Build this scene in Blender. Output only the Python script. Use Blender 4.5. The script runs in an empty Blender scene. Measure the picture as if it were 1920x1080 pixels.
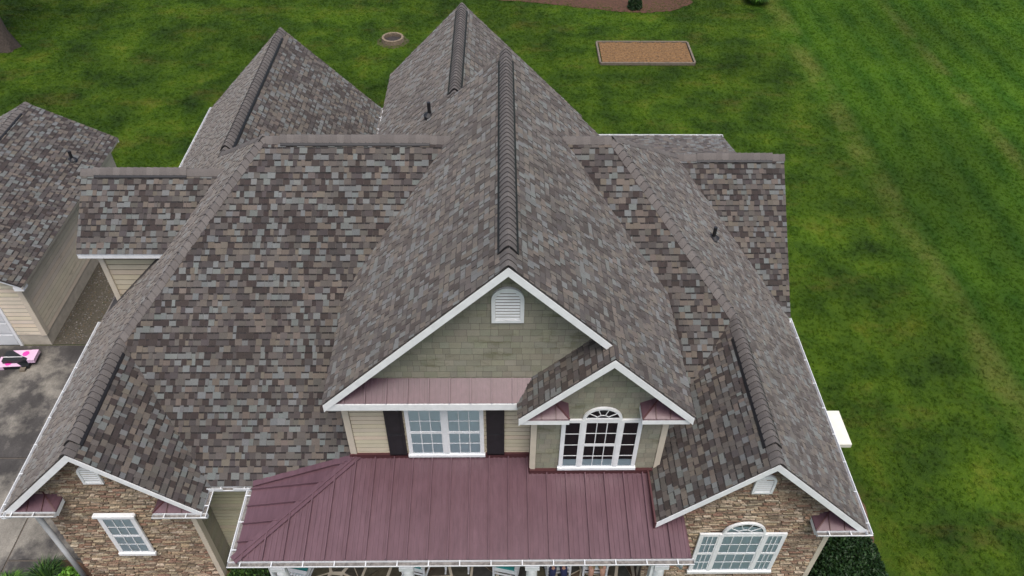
import bpy, bmesh, math, random
from mathutils import Vector, Matrix
random.seed(7)
R = random.random
def U(a, b): return a + (b - a) * random.random()
scene = bpy.context.scene
COL = scene.collection

# ---------------------------------------------------------------- camera
TH, YAW, ROLL, FPX, CAMZ = 0.7546, -0.0193, 0.0118, 1469.4, 18.2
cd = bpy.data.cameras.new('camera'); cam = bpy.data.objects.new('camera', cd); COL.objects.link(cam)
cd.sensor_width = 36.0; cd.lens = FPX / 1920 * 36; cd.clip_start = .1; cd.clip_end = 2000
_z = Matrix.Rotation(YAW, 3, 'Z')
_r = _z @ Vector((1, 0, 0)); _f = _z @ Vector((0, math.cos(TH), -math.sin(TH))); _u = _z @ Vector((0, math.sin(TH), math.cos(TH)))
CR = _r * math.cos(ROLL) + _u * math.sin(ROLL); CU = _u * math.cos(ROLL) - _r * math.sin(ROLL)
m = Matrix((CR, CU, -_f)).transposed().to_4x4(); m.translation = (0, 0, CAMZ)
cam.matrix_world = m
scene.camera = cam
CAMP = Vector((0, 0, CAMZ))
def pix(P):
    d = Vector(P) - CAMP; w = max(d.dot(_f), .01)
    return (960 + FPX * d.dot(CR) / w, 540 - FPX * d.dot(CU) / w)

# ---------------------------------------------------------------- light
SUN_EL, SUN_AZ = math.radians(70), math.radians(165)      # bright part of the overcast, on the camera's side
w = bpy.data.worlds.new('World'); scene.world = w; w.use_nodes = True
nt = w.node_tree; bg = nt.nodes['Background']
sky = nt.nodes.new('ShaderNodeTexSky'); sky.sky_type = 'NISHITA'; sky.sun_disc = False
sky.sun_elevation = SUN_EL; sky.sun_rotation = SUN_AZ; sky.air_density = 1.0; sky.dust_density = 5.0; sky.ozone_density = 1.0
nt.links.new(sky.outputs[0], bg.inputs[0]); bg.inputs[1].default_value = 0.12
sd = bpy.data.lights.new('sun', 'SUN'); sd.energy = 1.3; sd.angle = math.radians(32); sd.color = (1, .97, .93)
so = bpy.data.objects.new('sun', sd); COL.objects.link(so); so.location = (0, 20, 40)
_d = Vector((math.sin(SUN_AZ) * math.cos(SUN_EL), math.cos(SUN_AZ) * math.cos(SUN_EL), math.sin(SUN_EL)))
so.rotation_euler = _d.to_track_quat('Z', 'Y').to_euler()
scene.view_settings.view_transform = 'Standard'; scene.view_settings.look = 'None'
scene.view_settings.exposure = 0.68; scene.view_settings.gamma = 1; scene.view_settings.use_curve_mapping = False

# ---------------------------------------------------------------- materials
def new_mat(name):
    mt = bpy.data.materials.new(name); mt.use_nodes = True
    n = mt.node_tree; return mt, n, n.nodes['Principled BSDF'], n.nodes.new, n.links.new
def noise(n, scale, detail=4, vec=None, rough=.6):
    t = n.nodes.new('ShaderNodeTexNoise'); t.inputs['Scale'].default_value = scale; t.inputs['Detail'].default_value = detail
    t.inputs['Roughness'].default_value = rough
    if vec is not None: n.links.new(vec, t.inputs['Vector'])
    return t.outputs['Fac']
def ramp(n, fac, stops):
    r = n.nodes.new('ShaderNodeValToRGB'); e = r.color_ramp.elements
    while len(e) < len(stops): e.new(.5)
    for k, (p, c) in enumerate(stops):
        e[k].position = p; e[k].color = (*c, 1) if len(c) == 3 else c
    n.links.new(fac, r.inputs[0]); return r.outputs[0]
def mix(n, fac, a, b, mode='MIX'):
    x = n.nodes.new('ShaderNodeMix'); x.data_type = 'RGBA'; x.blend_type = mode
    for sock, v in ((x.inputs['Factor'], fac), (x.inputs['A'], a), (x.inputs['B'], b)):
        if hasattr(v, 'is_linked'): n.links.new(v, sock)
        elif isinstance(v, (int, float)): sock.default_value = v
        else: sock.default_value = (*v, 1)
    return x.outputs['Result']
def bump(n, h, strength, dist, b):
    x = n.nodes.new('ShaderNodeBump'); x.inputs['Strength'].default_value = strength; x.inputs['Distance'].default_value = dist
    n.links.new(h, x.inputs['Height']); n.links.new(x.outputs[0], b.inputs['Normal'])
def wpos(n):
    return n.nodes.new('ShaderNodeNewGeometry').outputs['Position']
def mapping(n, vec, scale):
    x = n.nodes.new('ShaderNodeMapping'); x.inputs['Scale'].default_value = scale; n.links.new(vec, x.inputs[0]); return x.outputs[0]
def plain(name, col, rough=.6, var=.15, nscale=6, metal=0, bumps=0, bscale=80, spec=.5):
    mt, n, b, N, L = new_mat(name)
    p = wpos(n); f = noise(n, nscale, 5, p)
    c = ramp(n, f, [(.25, [x * (1 - var) for x in col]), (.75, [min(1, x * (1 + var)) for x in col])])
    L(c, b.inputs['Base Color']); b.inputs['Roughness'].default_value = rough; b.inputs['Metallic'].default_value = metal
    b.inputs['Specular IOR Level'].default_value = spec
    if bumps: bump(n, noise(n, bscale, 3, p), bumps, .004, b)
    return mt
def attr_mat(name, rough=.9, gran=.35, gscale=160, weather=.2, wscale=.9, bumps=.4, spec=.3, wcol=None, wr=(.5, .75), sheen=0):
    """colour comes piece by piece from the Col attribute; grain and weathering on top"""
    mt, n, b, N, L = new_mat(name)
    a = N('ShaderNodeAttribute'); a.attribute_name = 'Col'; p = wpos(n)
    g = noise(n, gscale, 2, p)
    c = mix(n, 1.0, a.outputs['Color'], ramp(n, g, [(.3, [1 - gran] * 3), (.7, [1 + gran] * 3)]), 'MULTIPLY')
    wf = noise(n, wscale, 5, p)
    c = mix(n, 1.0, c, ramp(n, wf, [(.3, [1 - weather] * 3), (.7, [1 + weather * .6] * 3)]), 'MULTIPLY')
    if sheen: b.inputs['Sheen Weight'].default_value = sheen; b.inputs['Sheen Roughness'].default_value = .45; b.inputs['Sheen Tint'].default_value = (1, .90, .80, 1)
    if wcol:
        f2 = noise(n, 1.6, 6, mapping(n, p, (.6, .6, 1.8)), .7)
        c = mix(n, ramp(n, f2, [(wr[0], (0, 0, 0)), (wr[1], (.8, .8, .8))]), c, wcol)
    L(c, b.inputs['Base Color']); b.inputs['Roughness'].default_value = rough; b.inputs['Specular IOR Level'].default_value = spec
    if bumps: bump(n, g, bumps, .004, b)
    return mt
MT = {}
MT['shingle'] = attr_mat('shingle', rough=.88, gran=.28, gscale=110, weather=.16, wscale=.7, bumps=.5, sheen=.42)
MT['stone'] = attr_mat('stone', rough=.9, gran=.4, gscale=28, weather=.2, wscale=2, bumps=.9)
MT['shake'] = attr_mat('shake', rough=.85, gran=.12, gscale=60, weather=.1, wscale=2.5, bumps=.2, wcol=(.115, .115, .055), wr=(.56, .72))
MT['siding'] = attr_mat('siding', rough=.6, gran=.05, gscale=60, weather=.1, wscale=1.5, bumps=.1, wcol=(.20, .19, .11), wr=(.60, .78))
MT['flag'] = attr_mat('flag', rough=.7, gran=.3, gscale=9, weather=.2, wscale=3)
MT['bark'] = plain('bark', (.062, .048, .038), .95, .6, 14, bumps=1, bscale=25)
def cap_mat():
    mt, n, b, N, L = new_mat('ridge_cap'); oi = N('ShaderNodeObjectInfo'); p = wpos(n)
    c = ramp(n, oi.outputs['Random'], [(0, (.100, .090, .085)), (.5, (.114, .103, .097)), (1, (.130, .118, .110))])
    g = noise(n, 110, 2, p); c = mix(n, 1.0, c, ramp(n, g, [(.3, (.72,) * 3), (.7, (1.28,) * 3)]), 'MULTIPLY')
    L(c, b.inputs['Base Color']); b.inputs['Roughness'].default_value = .9; b.inputs['Specular IOR Level'].default_value = .3; bump(n, g, .5, .004, b); return mt
MT['cap'] = cap_mat()
MT['deck'] = plain('roof_deck', (.045, .04, .038), .9)
MT['black'] = plain('black_plastic', (.012, .012, .014), .5)
MT['white'] = plain('white_trim', (.76, .775, .78), .45, .10, 5)
MT['gutter'] = plain('white_aluminium', (.62, .64, .65), .35, .06, 3)
MT['debris'] = plain('gutter_debris', (.16, .15, .14), .9, .7, 14)
MT['beige'] = plain('beige_trim', (.56, .50, .40), .6, .1, 3)
MT['found'] = plain('foundation_parge', (.43, .39, .32), .85, .2, 4)
MT['sidewall'] = plain('taupe_wall', (.30, .275, .22), .7, .12, 3)
MT['shutter'] = plain('dark_shutter', (.017, .017, .02), .5, .3, 8)
MT['dark'] = plain('dark_interior', (.006, .006, .008), .8)
MT['blind'] = plain('window_blind', (.82, .90, .92), .6, .04, 3)
MT['steel'] = plain('flashing', (.09, .09, .09), .5)
MT['joint_shade'] = plain('wall_joint_shade', (.085, .075, .055), .9)  # dark backing for shake joints; in siding gaps it paints the lap shade
MT['mortar'] = plain('mortar', (.10, .085, .07), .95, .3, 20)
def metal_mat():
    mt, n, b, N, L = new_mat('burgundy_metal'); p = wpos(n)
    f = noise(n, .9, 6, mapping(n, p, (1, .5, 1)), .7); f2 = noise(n, 14, 5, mapping(n, p, (1, .12, 1)), .7)
    c = ramp(n, f, [(.3, (.100, .054, .066)), (.7, (.128, .073, .088))])
    c = mix(n, 1.0, c, ramp(n, f2, [(.3, (.8,) * 3), (.75, (1.18,) * 3)]), 'MULTIPLY')
    L(c, b.inputs['Base Color']); b.inputs['Roughness'].default_value = .31; b.inputs['Specular IOR Level'].default_value = .3; return mt
MT['metal'] = metal_mat()
MT['metal2'] = plain('burgundy_flashing', (.072, .024, .026), .45, .2, 2)
def glass_mat():
    mt, n, b, N, L = new_mat('pane_glass'); n.nodes.remove(b); o = n.nodes['Material Output']
    t = N('ShaderNodeBsdfTransparent'); t.inputs[0].default_value = (.94, .97, .98, 1); g = N('ShaderNodeBsdfGlossy'); g.inputs['Roughness'].default_value = .03
    fr = N('ShaderNodeFresnel'); fr.inputs[0].default_value = 1.5; x = N('ShaderNodeMixShader')
    L(fr.outputs[0], x.inputs[0]); L(t.outputs[0], x.inputs[1]); L(g.outputs[0], x.inputs[2]); L(x.outputs[0], o.inputs[0]); return mt
MT['glass'] = glass_mat()
def concrete_mat():
    mt, n, b, N, L = new_mat('driveway_concrete'); p = wpos(n)
    f = noise(n, .33, 7, p, .62); g = noise(n, 1.6, 6, mapping(n, p, (1, .5, 1)), .65); h = noise(n, 40, 3, p)
    c = ramp(n, f, [(.41, (.034, .031, .029)), (.5, (.052, .048, .045)), (.58, (.21, .195, .165))])
    c = mix(n, 1.0, c, ramp(n, g, [(.3, (.6,) * 3), (.7, (1.3,) * 3)]), 'MULTIPLY')
    c = mix(n, 1.0, c, ramp(n, h, [(.3, (.8,) * 3), (.7, (1.2,) * 3)]), 'MULTIPLY')
    L(c, b.inputs['Base Color']); b.inputs['Roughness'].default_value = .85; bump(n, h, .3, .004, b); return mt
MT['concrete'] = concrete_mat()
def lawn_mat(name, blade):
    mt, n, b, N, L = new_mat(name); p = wpos(n)
    fl = n.nodes.new('ShaderNodeVectorMath'); fl.operation = 'MULTIPLY'; fl.inputs[1].default_value = (1, 1, 0); L(p, fl.inputs[0]); q = fl.outputs[0]
    sx = N('ShaderNodeSeparateXYZ'); L(q, sx.inputs[0])
    big = noise(n, .14, 6, q, .6); mid = noise(n, .55, 6, q, .65); fine = noise(n, 11, 5, q, .75)
    left = ramp(n, mid, [(.30, (.014, .036, .003)), (.45, (.032, .074, .004)), (.58, (.054, .108, .005)), (.74, (.100, .132, .012))])
    dry = ramp(n, noise(n, .42, 7, mapping(n, q, (.8, 1.3, 1)), .7), [(.54, (0, 0, 0)), (.70, (.55, .55, .55))])
    left = mix(n, dry, left, (.105, .092, .020))
    left = mix(n, ramp(n, noise(n, .8, 5, mapping(n, q, (.7, 1.2, 1)), .7), [(.58, (0, 0, 0)), (.72, (.55, .55, .55))]), left, (.014, .036, .004))
    # mown side: stripes run away from the camera (constant x)
    wv = N('ShaderNodeMath'); wv.operation = 'SINE'; ml = N('ShaderNodeMath'); ml.operation = 'MULTIPLY_ADD'; ml.inputs[1].default_value = 2 * math.pi / 1.5
    jt = N('ShaderNodeMath'); jt.operation = 'MULTIPLY'; jt.inputs[1].default_value = 3.0; L(noise(n, .12, 2, q), jt.inputs[0]); L(sx.outputs[0], ml.inputs[0]); L(jt.outputs[0], ml.inputs[2]); L(ml.outputs[0], wv.inputs[0])
    st = N('ShaderNodeMapRange'); st.inputs[1].default_value = -1; st.inputs[2].default_value = 1; L(wv.outputs[0], st.inputs[0])
    right = mix(n, st.outputs[0], (.027, .082, .004), (.047, .112, .005))
    right = mix(n, ramp(n, mid, [(.42, (0, 0, 0)), (.72, (.6, .6, .6))]), right, (.068, .140, .007))
    # worn tracks beside the edge of the mown side
    def track(x0, wd, amt):
        d = N('ShaderNodeMath'); d.operation = 'SUBTRACT'; d.inputs[1].default_value = x0; L(sx.outputs[0], d.inputs[0])
        a = N('ShaderNodeMath'); a.operation = 'ABSOLUTE'; L(d.outputs[0], a.inputs[0])
        r_ = N('ShaderNodeMapRange'); r_.inputs[1].default_value = wd; r_.inputs[2].default_value = wd * .3; r_.inputs[3].default_value = 0; r_.inputs[4].default_value = amt; L(a.outputs[0], r_.inputs[0])
        k = N('ShaderNodeMath'); k.operation = 'MULTIPLY'; L(r_.outputs[0], k.inputs[0])
        L(ramp(n, noise(n, .35, 4, q, .7), [(.40, (0, 0, 0)), (.62, (1, 1, 1))]), k.inputs[1]); return k.outputs[0]
    right = mix(n, track(15.1, .8, .7), right, (.12, .14, .03)); right = mix(n, track(21.4, .5, .45), right, (.14, .15, .04))
    jx = N('ShaderNodeMath'); jx.operation = 'MULTIPLY_ADD'; jx.inputs[1].default_value = 1.6; L(noise(n, .6, 4, q), jx.inputs[0]); L(sx.outputs[0], jx.inputs[2])
    sp = N('ShaderNodeMapRange'); sp.inputs[1].default_value = 14.6; sp.inputs[2].default_value = 15.8; L(jx.outputs[0], sp.inputs[0])
    c = mix(n, sp.outputs[0], left, right)
    c = mix(n, 1.0, c, ramp(n, big, [(.3, (.62,) * 3), (.7, (1.32,) * 3)]), 'MULTIPLY')
    c = mix(n, 1.0, c, ramp(n, fine, [(.25, (.7,) * 3), (.75, (1.3,) * 3)]), 'MULTIPLY')
    if blade:
        oi = N('ShaderNodeObjectInfo'); c = mix(n, 1.0, c, ramp(n, oi.outputs['Random'], [(0, (.75, .8, .8)), (1, (1.35, 1.25, 1.1))]), 'MULTIPLY')
    else:
        c = mix(n, 1.0, c, (.85, .8, .8), 'MULTIPLY'); bump(n, noise(n, 22, 4, q, .7), .8, .05, b)
    L(c, b.inputs['Base Color']); b.inputs['Roughness'].default_value = .8; b.inputs['Specular IOR Level'].default_value = .15; return mt
MT['lawn'] = lawn_mat('lawn', False); MT['blade'] = lawn_mat('grass_blade', True)
def leaf_mat(name, c0, c1, rough=.55):
    mt, n, b, N, L = new_mat(name); a = N('ShaderNodeAttribute'); a.attribute_name = 'Col'
    L(a.outputs['Color'], b.inputs['Base Color']); b.inputs['Roughness'].default_value = rough; b.inputs['Specular IOR Level'].default_value = .3
    return mt
MT['leaf'] = leaf_mat('leaf', None, None)
MT['mulch'] = plain('mulch', (.072, .032, .018), .95, .5, 7, bumps=1, bscale=30)
MT['bedsoil'] = plain('straw_mulch', (.150, .082, .032), .95, .8, 11, bumps=1, bscale=30)
MT['soil'] = plain('red_soil', (.092, .052, .030), .95, .35, 5, bumps=.6, bscale=30)
MT['worn'] = plain('worn_turf', (.052, .050, .018), .95, .4, 6, bumps=.6, bscale=30)
MT['gravel'] = plain('gravel_base', (.062, .054, .040), .95, .5, 16, bumps=1, bscale=60)
MT['timber'] = plain('weathered_timber', (.145, .12, .09), .9, .3, 8, bumps=.5, bscale=40)
MT['block'] = plain('tan_block', (.20, .155, .105), .9, .3, 9, bumps=.6, bscale=40)
MT['ash'] = plain('ash', (.03, .025, .024), .95, .7, 12, bumps=1, bscale=25)
MT['teal'] = plain('teal_cushion', (.02, .26, .25), .8)
MT['slab'] = plain('white_slab', (.66, .65, .57), .7, .1, 4)
MT['pink'] = plain('pink_wrap', (.62, .42, .57), .5, .08, 4); MT['hotpink'] = plain('hot_pink_wrap', (.72, .05, .36), .35); MT['blackwrap'] = plain('black_wrap', (.012, .014, .016), .4)
MT['skin'] = plain('skin', (.50, .28, .20), .55, .06); MT['navy'] = plain('navy_cloth', (.018, .024, .075), .85); MT['khaki'] = plain('khaki_cloth', (.26, .19, .10), .85)
MT['grey'] = plain('grey_cloth', (.25, .25, .26), .85); MT['hair'] = plain('hair', (.03, .02, .014), .7); MT['shoe'] = plain('brown_shoe', (.06, .035, .02), .6); MT['sock'] = plain('white_sock', (.75, .75, .75), .8)

# ---------------------------------------------------------------- helpers
def tag(o, label=None, cat=None, group=None, kind=None):
    for k, v in (('label', label), ('category', cat), ('group', group), ('kind', kind)):
        if v: o[k] = v
    return o
def empty(name, loc, label, cat, group=None):
    o = bpy.data.objects.new(name, None); COL.objects.link(o); o.location = loc; o.empty_display_size = .3
    return tag(o, label, cat, group)
def mesh(name, V, F, mat, parent=None, cols=None, smooth=False):
    me = bpy.data.meshes.new(name); me.from_pydata([tuple(v) for v in V], [], F); 
    me.materials.append(MT[mat] if isinstance(mat, str) else mat)
    if cols is not None:
        at = me.attributes.new('Col', 'FLOAT_COLOR', 'POINT'); at.data.foreach_set('color', [x for c in cols for x in (c[0], c[1], c[2], 1.0)])
    if smooth: me.polygons.foreach_set('use_smooth', [True] * len(me.polygons))
    me.update()
    o = bpy.data.objects.new(name, me); COL.objects.link(o)
    if parent is not None: adopt(o, parent)
    return o
def adopt(o, parent):
    o.parent = parent
    if parent.type == 'EMPTY': o.matrix_parent_inverse = Matrix.Translation(-parent.location)
class MB:
    def __init__(s): s.V = []; s.F = []
    def add(s, V, F):
        k = len(s.V); s.V += [Vector(v) for v in V]; s.F += [tuple(i + k for i in f) for f in F]; return s
    def box(s, a, b):
        x0, x1 = sorted((a[0], b[0])); y0, y1 = sorted((a[1], b[1])); z0, z1 = sorted((a[2], b[2]))
        return s.add([(x0, y0, z0), (x1, y0, z0), (x1, y1, z0), (x0, y1, z0), (x0, y0, z1), (x1, y0, z1), (x1, y1, z1), (x0, y1, z1)],
                     [(0, 3, 2, 1), (4, 5, 6, 7), (0, 1, 5, 4), (1, 2, 6, 5), (2, 3, 7, 6), (3, 0, 4, 7)])
    def bar(s, p, q, w, h=None, up=(0, 0, 1)):
        p, q = Vector(p), Vector(q); h = h or w; t = (q - p).normalized(); a = t.cross(Vector(up))
        if a.length < 1e-3: a = t.cross(Vector((1, 0, 0)))
        a.normalize(); b = a.cross(t); V = []
        for c in (p, q):
            for i, j in ((-1, -1), (1, -1), (1, 1), (-1, 1)): V.append(c + a * (i * w / 2) + b * (j * h / 2))
        return s.add(V, [(3, 2, 1, 0), (4, 5, 6, 7), (0, 1, 5, 4), (1, 2, 6, 5), (2, 3, 7, 6), (3, 0, 4, 7)])
    def tube(s, pts, rad, n=10, close=True):
        V = []; F = []; m_ = len(pts)
        for i, p in enumerate(pts):
            p = Vector(p); t = (Vector(pts[min(i + 1, m_ - 1)]) - Vector(pts[max(i - 1, 0)])).normalized()
            a = t.cross(Vector((0, 0, 1)) if abs(t.z) < .9 else Vector((1, 0, 0))).normalized(); b = t.cross(a); r = rad[i] if hasattr(rad, '__len__') else rad
            for k in range(n): V.append(p + a * math.cos(2 * math.pi * k / n) * r + b * math.sin(2 * math.pi * k / n) * r)
        for i in range(m_ - 1):
            for k in range(n): F.append((i * n + k, i * n + (k + 1) % n, (i + 1) * n + (k + 1) % n, (i + 1) * n + k))
        if close: F.append(tuple(range(n))[::-1]); F.append(tuple((m_ - 1) * n + k for k in range(n)))
        return s.add(V, F)
    def prism(s, poly, vec):
        n = len(poly); vec = Vector(vec); P = [Vector(p) for p in poly]
        return s.add(P + [p + vec for p in P], [tuple(range(n))[::-1], tuple(range(n, 2 * n))] + [(i, (i + 1) % n, n + (i + 1) % n, n + i) for i in range(n)])
    def build(s, name, mat, parent=None, smooth=False):
        o = mesh(name, s.V, s.F, mat, parent, None, smooth)
        bm = bmesh.new(); bm.from_mesh(o.data); bmesh.ops.recalc_face_normals(bm, faces=bm.faces); bm.to_mesh(o.data); bm.free(); return o
def clip(poly, u0, u1, v0, v1):
    for ax, lim, sg in ((0, u0, 1), (0, u1, -1), (1, v0, 1), (1, v1, -1)):
        out = []; n = len(poly)
        for i in range(n):
            a, b = poly[i], poly[(i + 1) % n]; da = (a[ax] - lim) * sg; db = (b[ax] - lim) * sg
            if da >= 0: out.append(a)
            if (da >= 0) != (db >= 0):
                t = da / (da - db); out.append((a[0] + (b[0] - a[0]) * t, a[1] + (b[1] - a[1]) * t))
        poly = out
        if len(poly) < 3: return []
    res = []
    for p in poly:
        if not res or abs(p[0] - res[-1][0]) + abs(p[1] - res[-1][1]) > 1e-4: res.append(p)
    if len(res) > 2 and abs(res[0][0] - res[-1][0]) + abs(res[0][1] - res[-1][1]) < 1e-4: res.pop()
    return res if len(res) > 2 and abs(area2(res)) > 2e-4 else []
def area2(p): return .5 * sum(p[i][0] * p[(i + 1) % len(p)][1] - p[(i + 1) % len(p)][0] * p[i][1] for i in range(len(p)))
def inside(poly, x, y):
    c = False; n = len(poly)
    for i in range(n):
        (x0, y0), (x1, y1) = poly[i], poly[i - 1]
        if (y0 > y) != (y1 > y) and x < (x1 - x0) * (y - y0) / (y1 - y0) + x0: c = not c
    return c
class Frame:
    def __init__(s, o, u, v): s.o = Vector(o); s.u = Vector(u).normalized(); s.v = Vector(v).normalized(); s.n = s.u.cross(s.v)
    def at(s, a, b, h=0): return s.o + s.u * a + s.v * b + s.n * h
    def to(s, P): d = Vector(P) - s.o; return (d.dot(s.u), d.dot(s.v))
def edged(pc, c, edge=(.03, .027, .027)):
    """give a slab's sides their own vertices so that the cut edge can have the black of bare asphalt"""
    V, F = pc; n = len(F[0]); V2 = V[:n] + V; F2 = [F[0]] + [tuple(i + n for i in f) for f in F[1:]]
    return V2, F2, [c] * n + [edge] * (2 * n)
def piece(fr, poly, hf, base, chamfer=0):
    """a small slab on frame fr: outline poly (u,v), top height hf(u,v), sides down to base"""
    if area2(poly) < 0: poly = poly[::-1]
    n = len(poly); V = []; F = []
    if chamfer:
        cu = sum(p[0] for p in poly) / n; cv = sum(p[1] for p in poly) / n
        top = [(p[0] + math.copysign(min(chamfer, abs(cu - p[0]) * .6), cu - p[0]), p[1] + math.copysign(min(chamfer, abs(cv - p[1]) * .6), cv - p[1])) for p in poly]
    else: top = poly
    V = [fr.at(a, b, hf(a, b)) for a, b in top] + [fr.at(a, b, base) for a, b in poly]
    F = [tuple(range(n))] + [(i, n + i, n + (i + 1) % n, (i + 1) % n) for i in range(n)]
    return V, F
def screen_area(V, n):
    p = [pix(v) for v in V[:n]]
    if all(q[0] < 0 or q[0] > 1920 or q[1] < 0 or q[1] > 1080 for q in p): return 0
    return abs(area2(p))
def lay(pieces, name, field, mat, parent, limit=300):
    """pieces: (V, F, colour). The `limit` that show largest become objects, the rest one joined part"""
    sc = sorted(range(len(pieces)), key=lambda i: -screen_area(pieces[i][0], len(pieces[i][1][0])))
    for i in sc[:limit]:
        V, F, c = pieces[i]; mesh(name, V, F, mat, parent, c if isinstance(c, list) else [c] * len(V))
    VV, FF, CC = [], [], []
    for i in sc[limit:]:
        V, F, c = pieces[i]; k = len(VV); VV += V; FF += [tuple(j + k for j in f) for f in F]; CC += c if isinstance(c, list) else [c] * len(V)
    if VV: tag(mesh(field, VV, FF, mat, parent, CC), kind='stuff')
def jit(c, a=.12):
    k = U(1 - a, 1 + a); return tuple(x * k * U(.97, 1.03) for x in c)

# ---------------------------------------------------------------- ground
G0 = mesh('lawn', [(-300, -100, -.02), (300, -100, -.02), (300, 500, -.02), (-300, 500, -.02)], [(0, 1, 2, 3)], 'lawn'); tag(G0, kind='structure')
drv = MB().box((-40, -8, -.15), (-9.9, 16.78, -.012)).build('driveway', 'mortar'); tag(drv, kind='structure')
for a, b in (((-40, 12.60), (-10.35, 16.74)), ((-40, -8), (-12.17, 12.56)), ((-12.13, 9.6), (-10.35, 12.56)), ((-12.13, -8), (-11.35, 9.56))):
    MB().box((a[0], a[1], -.1), (b[0], b[1], .012)).build('concrete_slab', 'concrete', drv)
gs = mesh('gravel_strip', [(-14.1, 16.8, .0), (-9.7, 16.8, .0), (-9.7, 24.8, .0), (-12.6, 24.8, .0), (-14.1, 21.5, .0)], [(0, 1, 2, 3, 4)], 'gravel'); tag(gs, kind='structure')
def blob(name, pts, mat, z):
    cx = sum(p[0] for p in pts) / len(pts); cy = sum(p[1] for p in pts) / len(pts); V = []
    for i in range(len(pts)):
        a, b = pts[i], pts[(i + 1) % len(pts)]
        for k in range(6):
            t = k / 6; V.append((a[0] + (b[0] - a[0]) * t + U(-.07, .07), a[1] + (b[1] - a[1]) * t + U(-.07, .07), z))
    n = len(V); V.append((cx, cy, z + .05))
    return tag(mesh(name, V, [(i, (i + 1) % n, n) for i in range(n)], mat), kind='structure')
blob('bare_earth', [(-5.47 + .85 * math.cos(k * .785), 37.7 + .85 * math.sin(k * .785)) for k in range(8)], 'worn', -.014)
V, F, C = [], [], []
for i in range(5200):
    x, y = U(-14.0, -9.9), U(16.85, 24.5)
    if x < -13.0 and y > 21.5: continue
    r = U(.012, .034); k = len(V); c = random.choice([(.11, .107, .104), (.14, .128, .11), (.06, .052, .036), (.11, .08, .042), (.19, .18, .165), (.045, .05, .018)])
    V += [Vector((x + r * U(.6, 1.2) * math.cos(t), y + r * U(.6, 1.2) * math.sin(t), .002)) for t in (0, 1.57, 3.14, 4.71)] + [Vector((x, y, r * U(.5, 1)))]
    F += [(k, k + 1, k + 4), (k + 1, k + 2, k + 4), (k + 2, k + 3, k + 4), (k + 3, k, k + 4)]; C += [c] * 5
tag(mesh('gravel_stones', V, F, 'flag', gs, C), kind='stuff')
blob('mulch_bed', [(-1, 42.9), (1.5, 42.5), (4, 41.9), (6, 41.4), (7.6, 41.1), (9.2, 41.4), (10.6, 42.3), (10.9, 44), (9, 48), (0, 48), (-2, 45)], 'mulch', 0)
blob('soil_strip', [(7.2, 7), (9.1, 7), (9.36, 9.2), (9.50, 11), (9.45, 12.1), (9.1, 12.7), (7.2, 12.7)], 'soil', -.004)
blob('planting_bed', [(-11.3, 5), (-9.9, 5), (-6.8, 5), (-5.2, 5), (-5.2, 9.9), (-6.8, 9.3), (-9.9, 9.35), (-10.4, 9.6), (-11.3, 9.5)], 'soil', .006)

# ---------------------------------------------------------------- the house: roof planes
house = empty('house', (-1.4, 15, 0), 'large house with a many gabled brown shingle roof and burgundy metal porch roof', 'house')
zR, pM = 8.57, .854
xA, xB, yR = -5.37, 2.55, 15.2
xLe, xG, yG, xGi, yMe = -10.26, -8.29, 8.76, -6.24, 9.38
xRe, xH, yH, xHi = 7.52, 5.16, 8.27, 3.13
xF, zF, yF, xFl, xFr, yFb = .12, 9.84, 9.41, -3.41, 3.66, 17.02
xD, yD, xDl = 2.0, 9.08, .33
xRr, yRr = -1.13, 22.37
xP, yP, xPi = -7.29, 24.89, -4.31
yT, zT, xT, yTe, pT = 15.9, 7.2, -10.14, 14.31, .82
yS, zS, xS, ySe = 17.72, 6.43, 7.61, 14.41
yhL = yR - (xA - xG) / pM; yhR = yR - (xH - xB) / pM; ybL = yR + (xA - xP) / pM
zG, zH = zR - (xA - xG), zR - (xH - xB)
FACES = {}
def face(name, poly, uphill, p, ref):
    d = Vector((*uphill, 0)); z0 = ref[2] - p * (ref[0] * d.x + ref[1] * d.y)
    f = dict(over=name in ('Fl', 'Fr'), under=name in ('Dl', 'Hl'), poly=poly, d=d, p=p, z0=z0, z=lambda x, y: z0 + p * (x * d.x + y * d.y)); FACES[name] = f
    v = Vector((d.x, d.y, p)).normalized(); u = Vector((d.y, -d.x, 0))     # u x v points up and out
    f['fr'] = Frame((0, 0, z0), u, v); f['uv'] = [f['fr'].to((x, y, f['z'](x, y))) for x, y in poly]
    return f
face('L', [(xLe, yG), (xG, yG), (xG, yhL), (xA, yR), (xP, ybL), (xP, yP), (xLe, yP)], (1, 0), 1, (xA, yR, zR))
face('Gr', [(xG, yG), (xGi, yG), (xGi, yMe), (xG, yhL)], (-1, 0), 1, (xG, 0, zG))
face('M', [(xGi, yMe), (-3.2, yMe), (-3.2, 12.3), (3.32, 12.3), (3.32, 9.99), (xH, yhR), (xB, yR), (xA, yR), (xG, yhL)], (0, 1), pM, (0, yR, zR))
face('R', [(xRe, yH), (xRe, ySe), (xB + zR - zS, yS), (xB, yR), (xH, yhR), (xH, yH)], (-1, 0), 1, (xB, yR, zR))
face('Hl', [(xH, yH), (xH, yhR), (xHi, 9.77), (xHi, yH)], (1, 0), 1, (xH, 0, zH))
face('Fl', [(xF, yF), (xF, yFb), (xRr, yFb), (xRr, yRr), (xFl, yRr), (xFl, yF)], (1, 0), 1, (xF, 0, zF))
face('Fr', [(xF, yF), (xD, yF), (xD, yD), (xFr, yD), (xFr, yFb), (xF, yFb)], (-1, 0), 1, (xF, 0, zF))
face('Rr', [(xRr, yFb - .4), (2.6, yFb - .4), (2.6, yRr), (xRr, yRr)], (-1, 0), 1, (xRr, 0, zF - (xF - xRr)))
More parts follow.
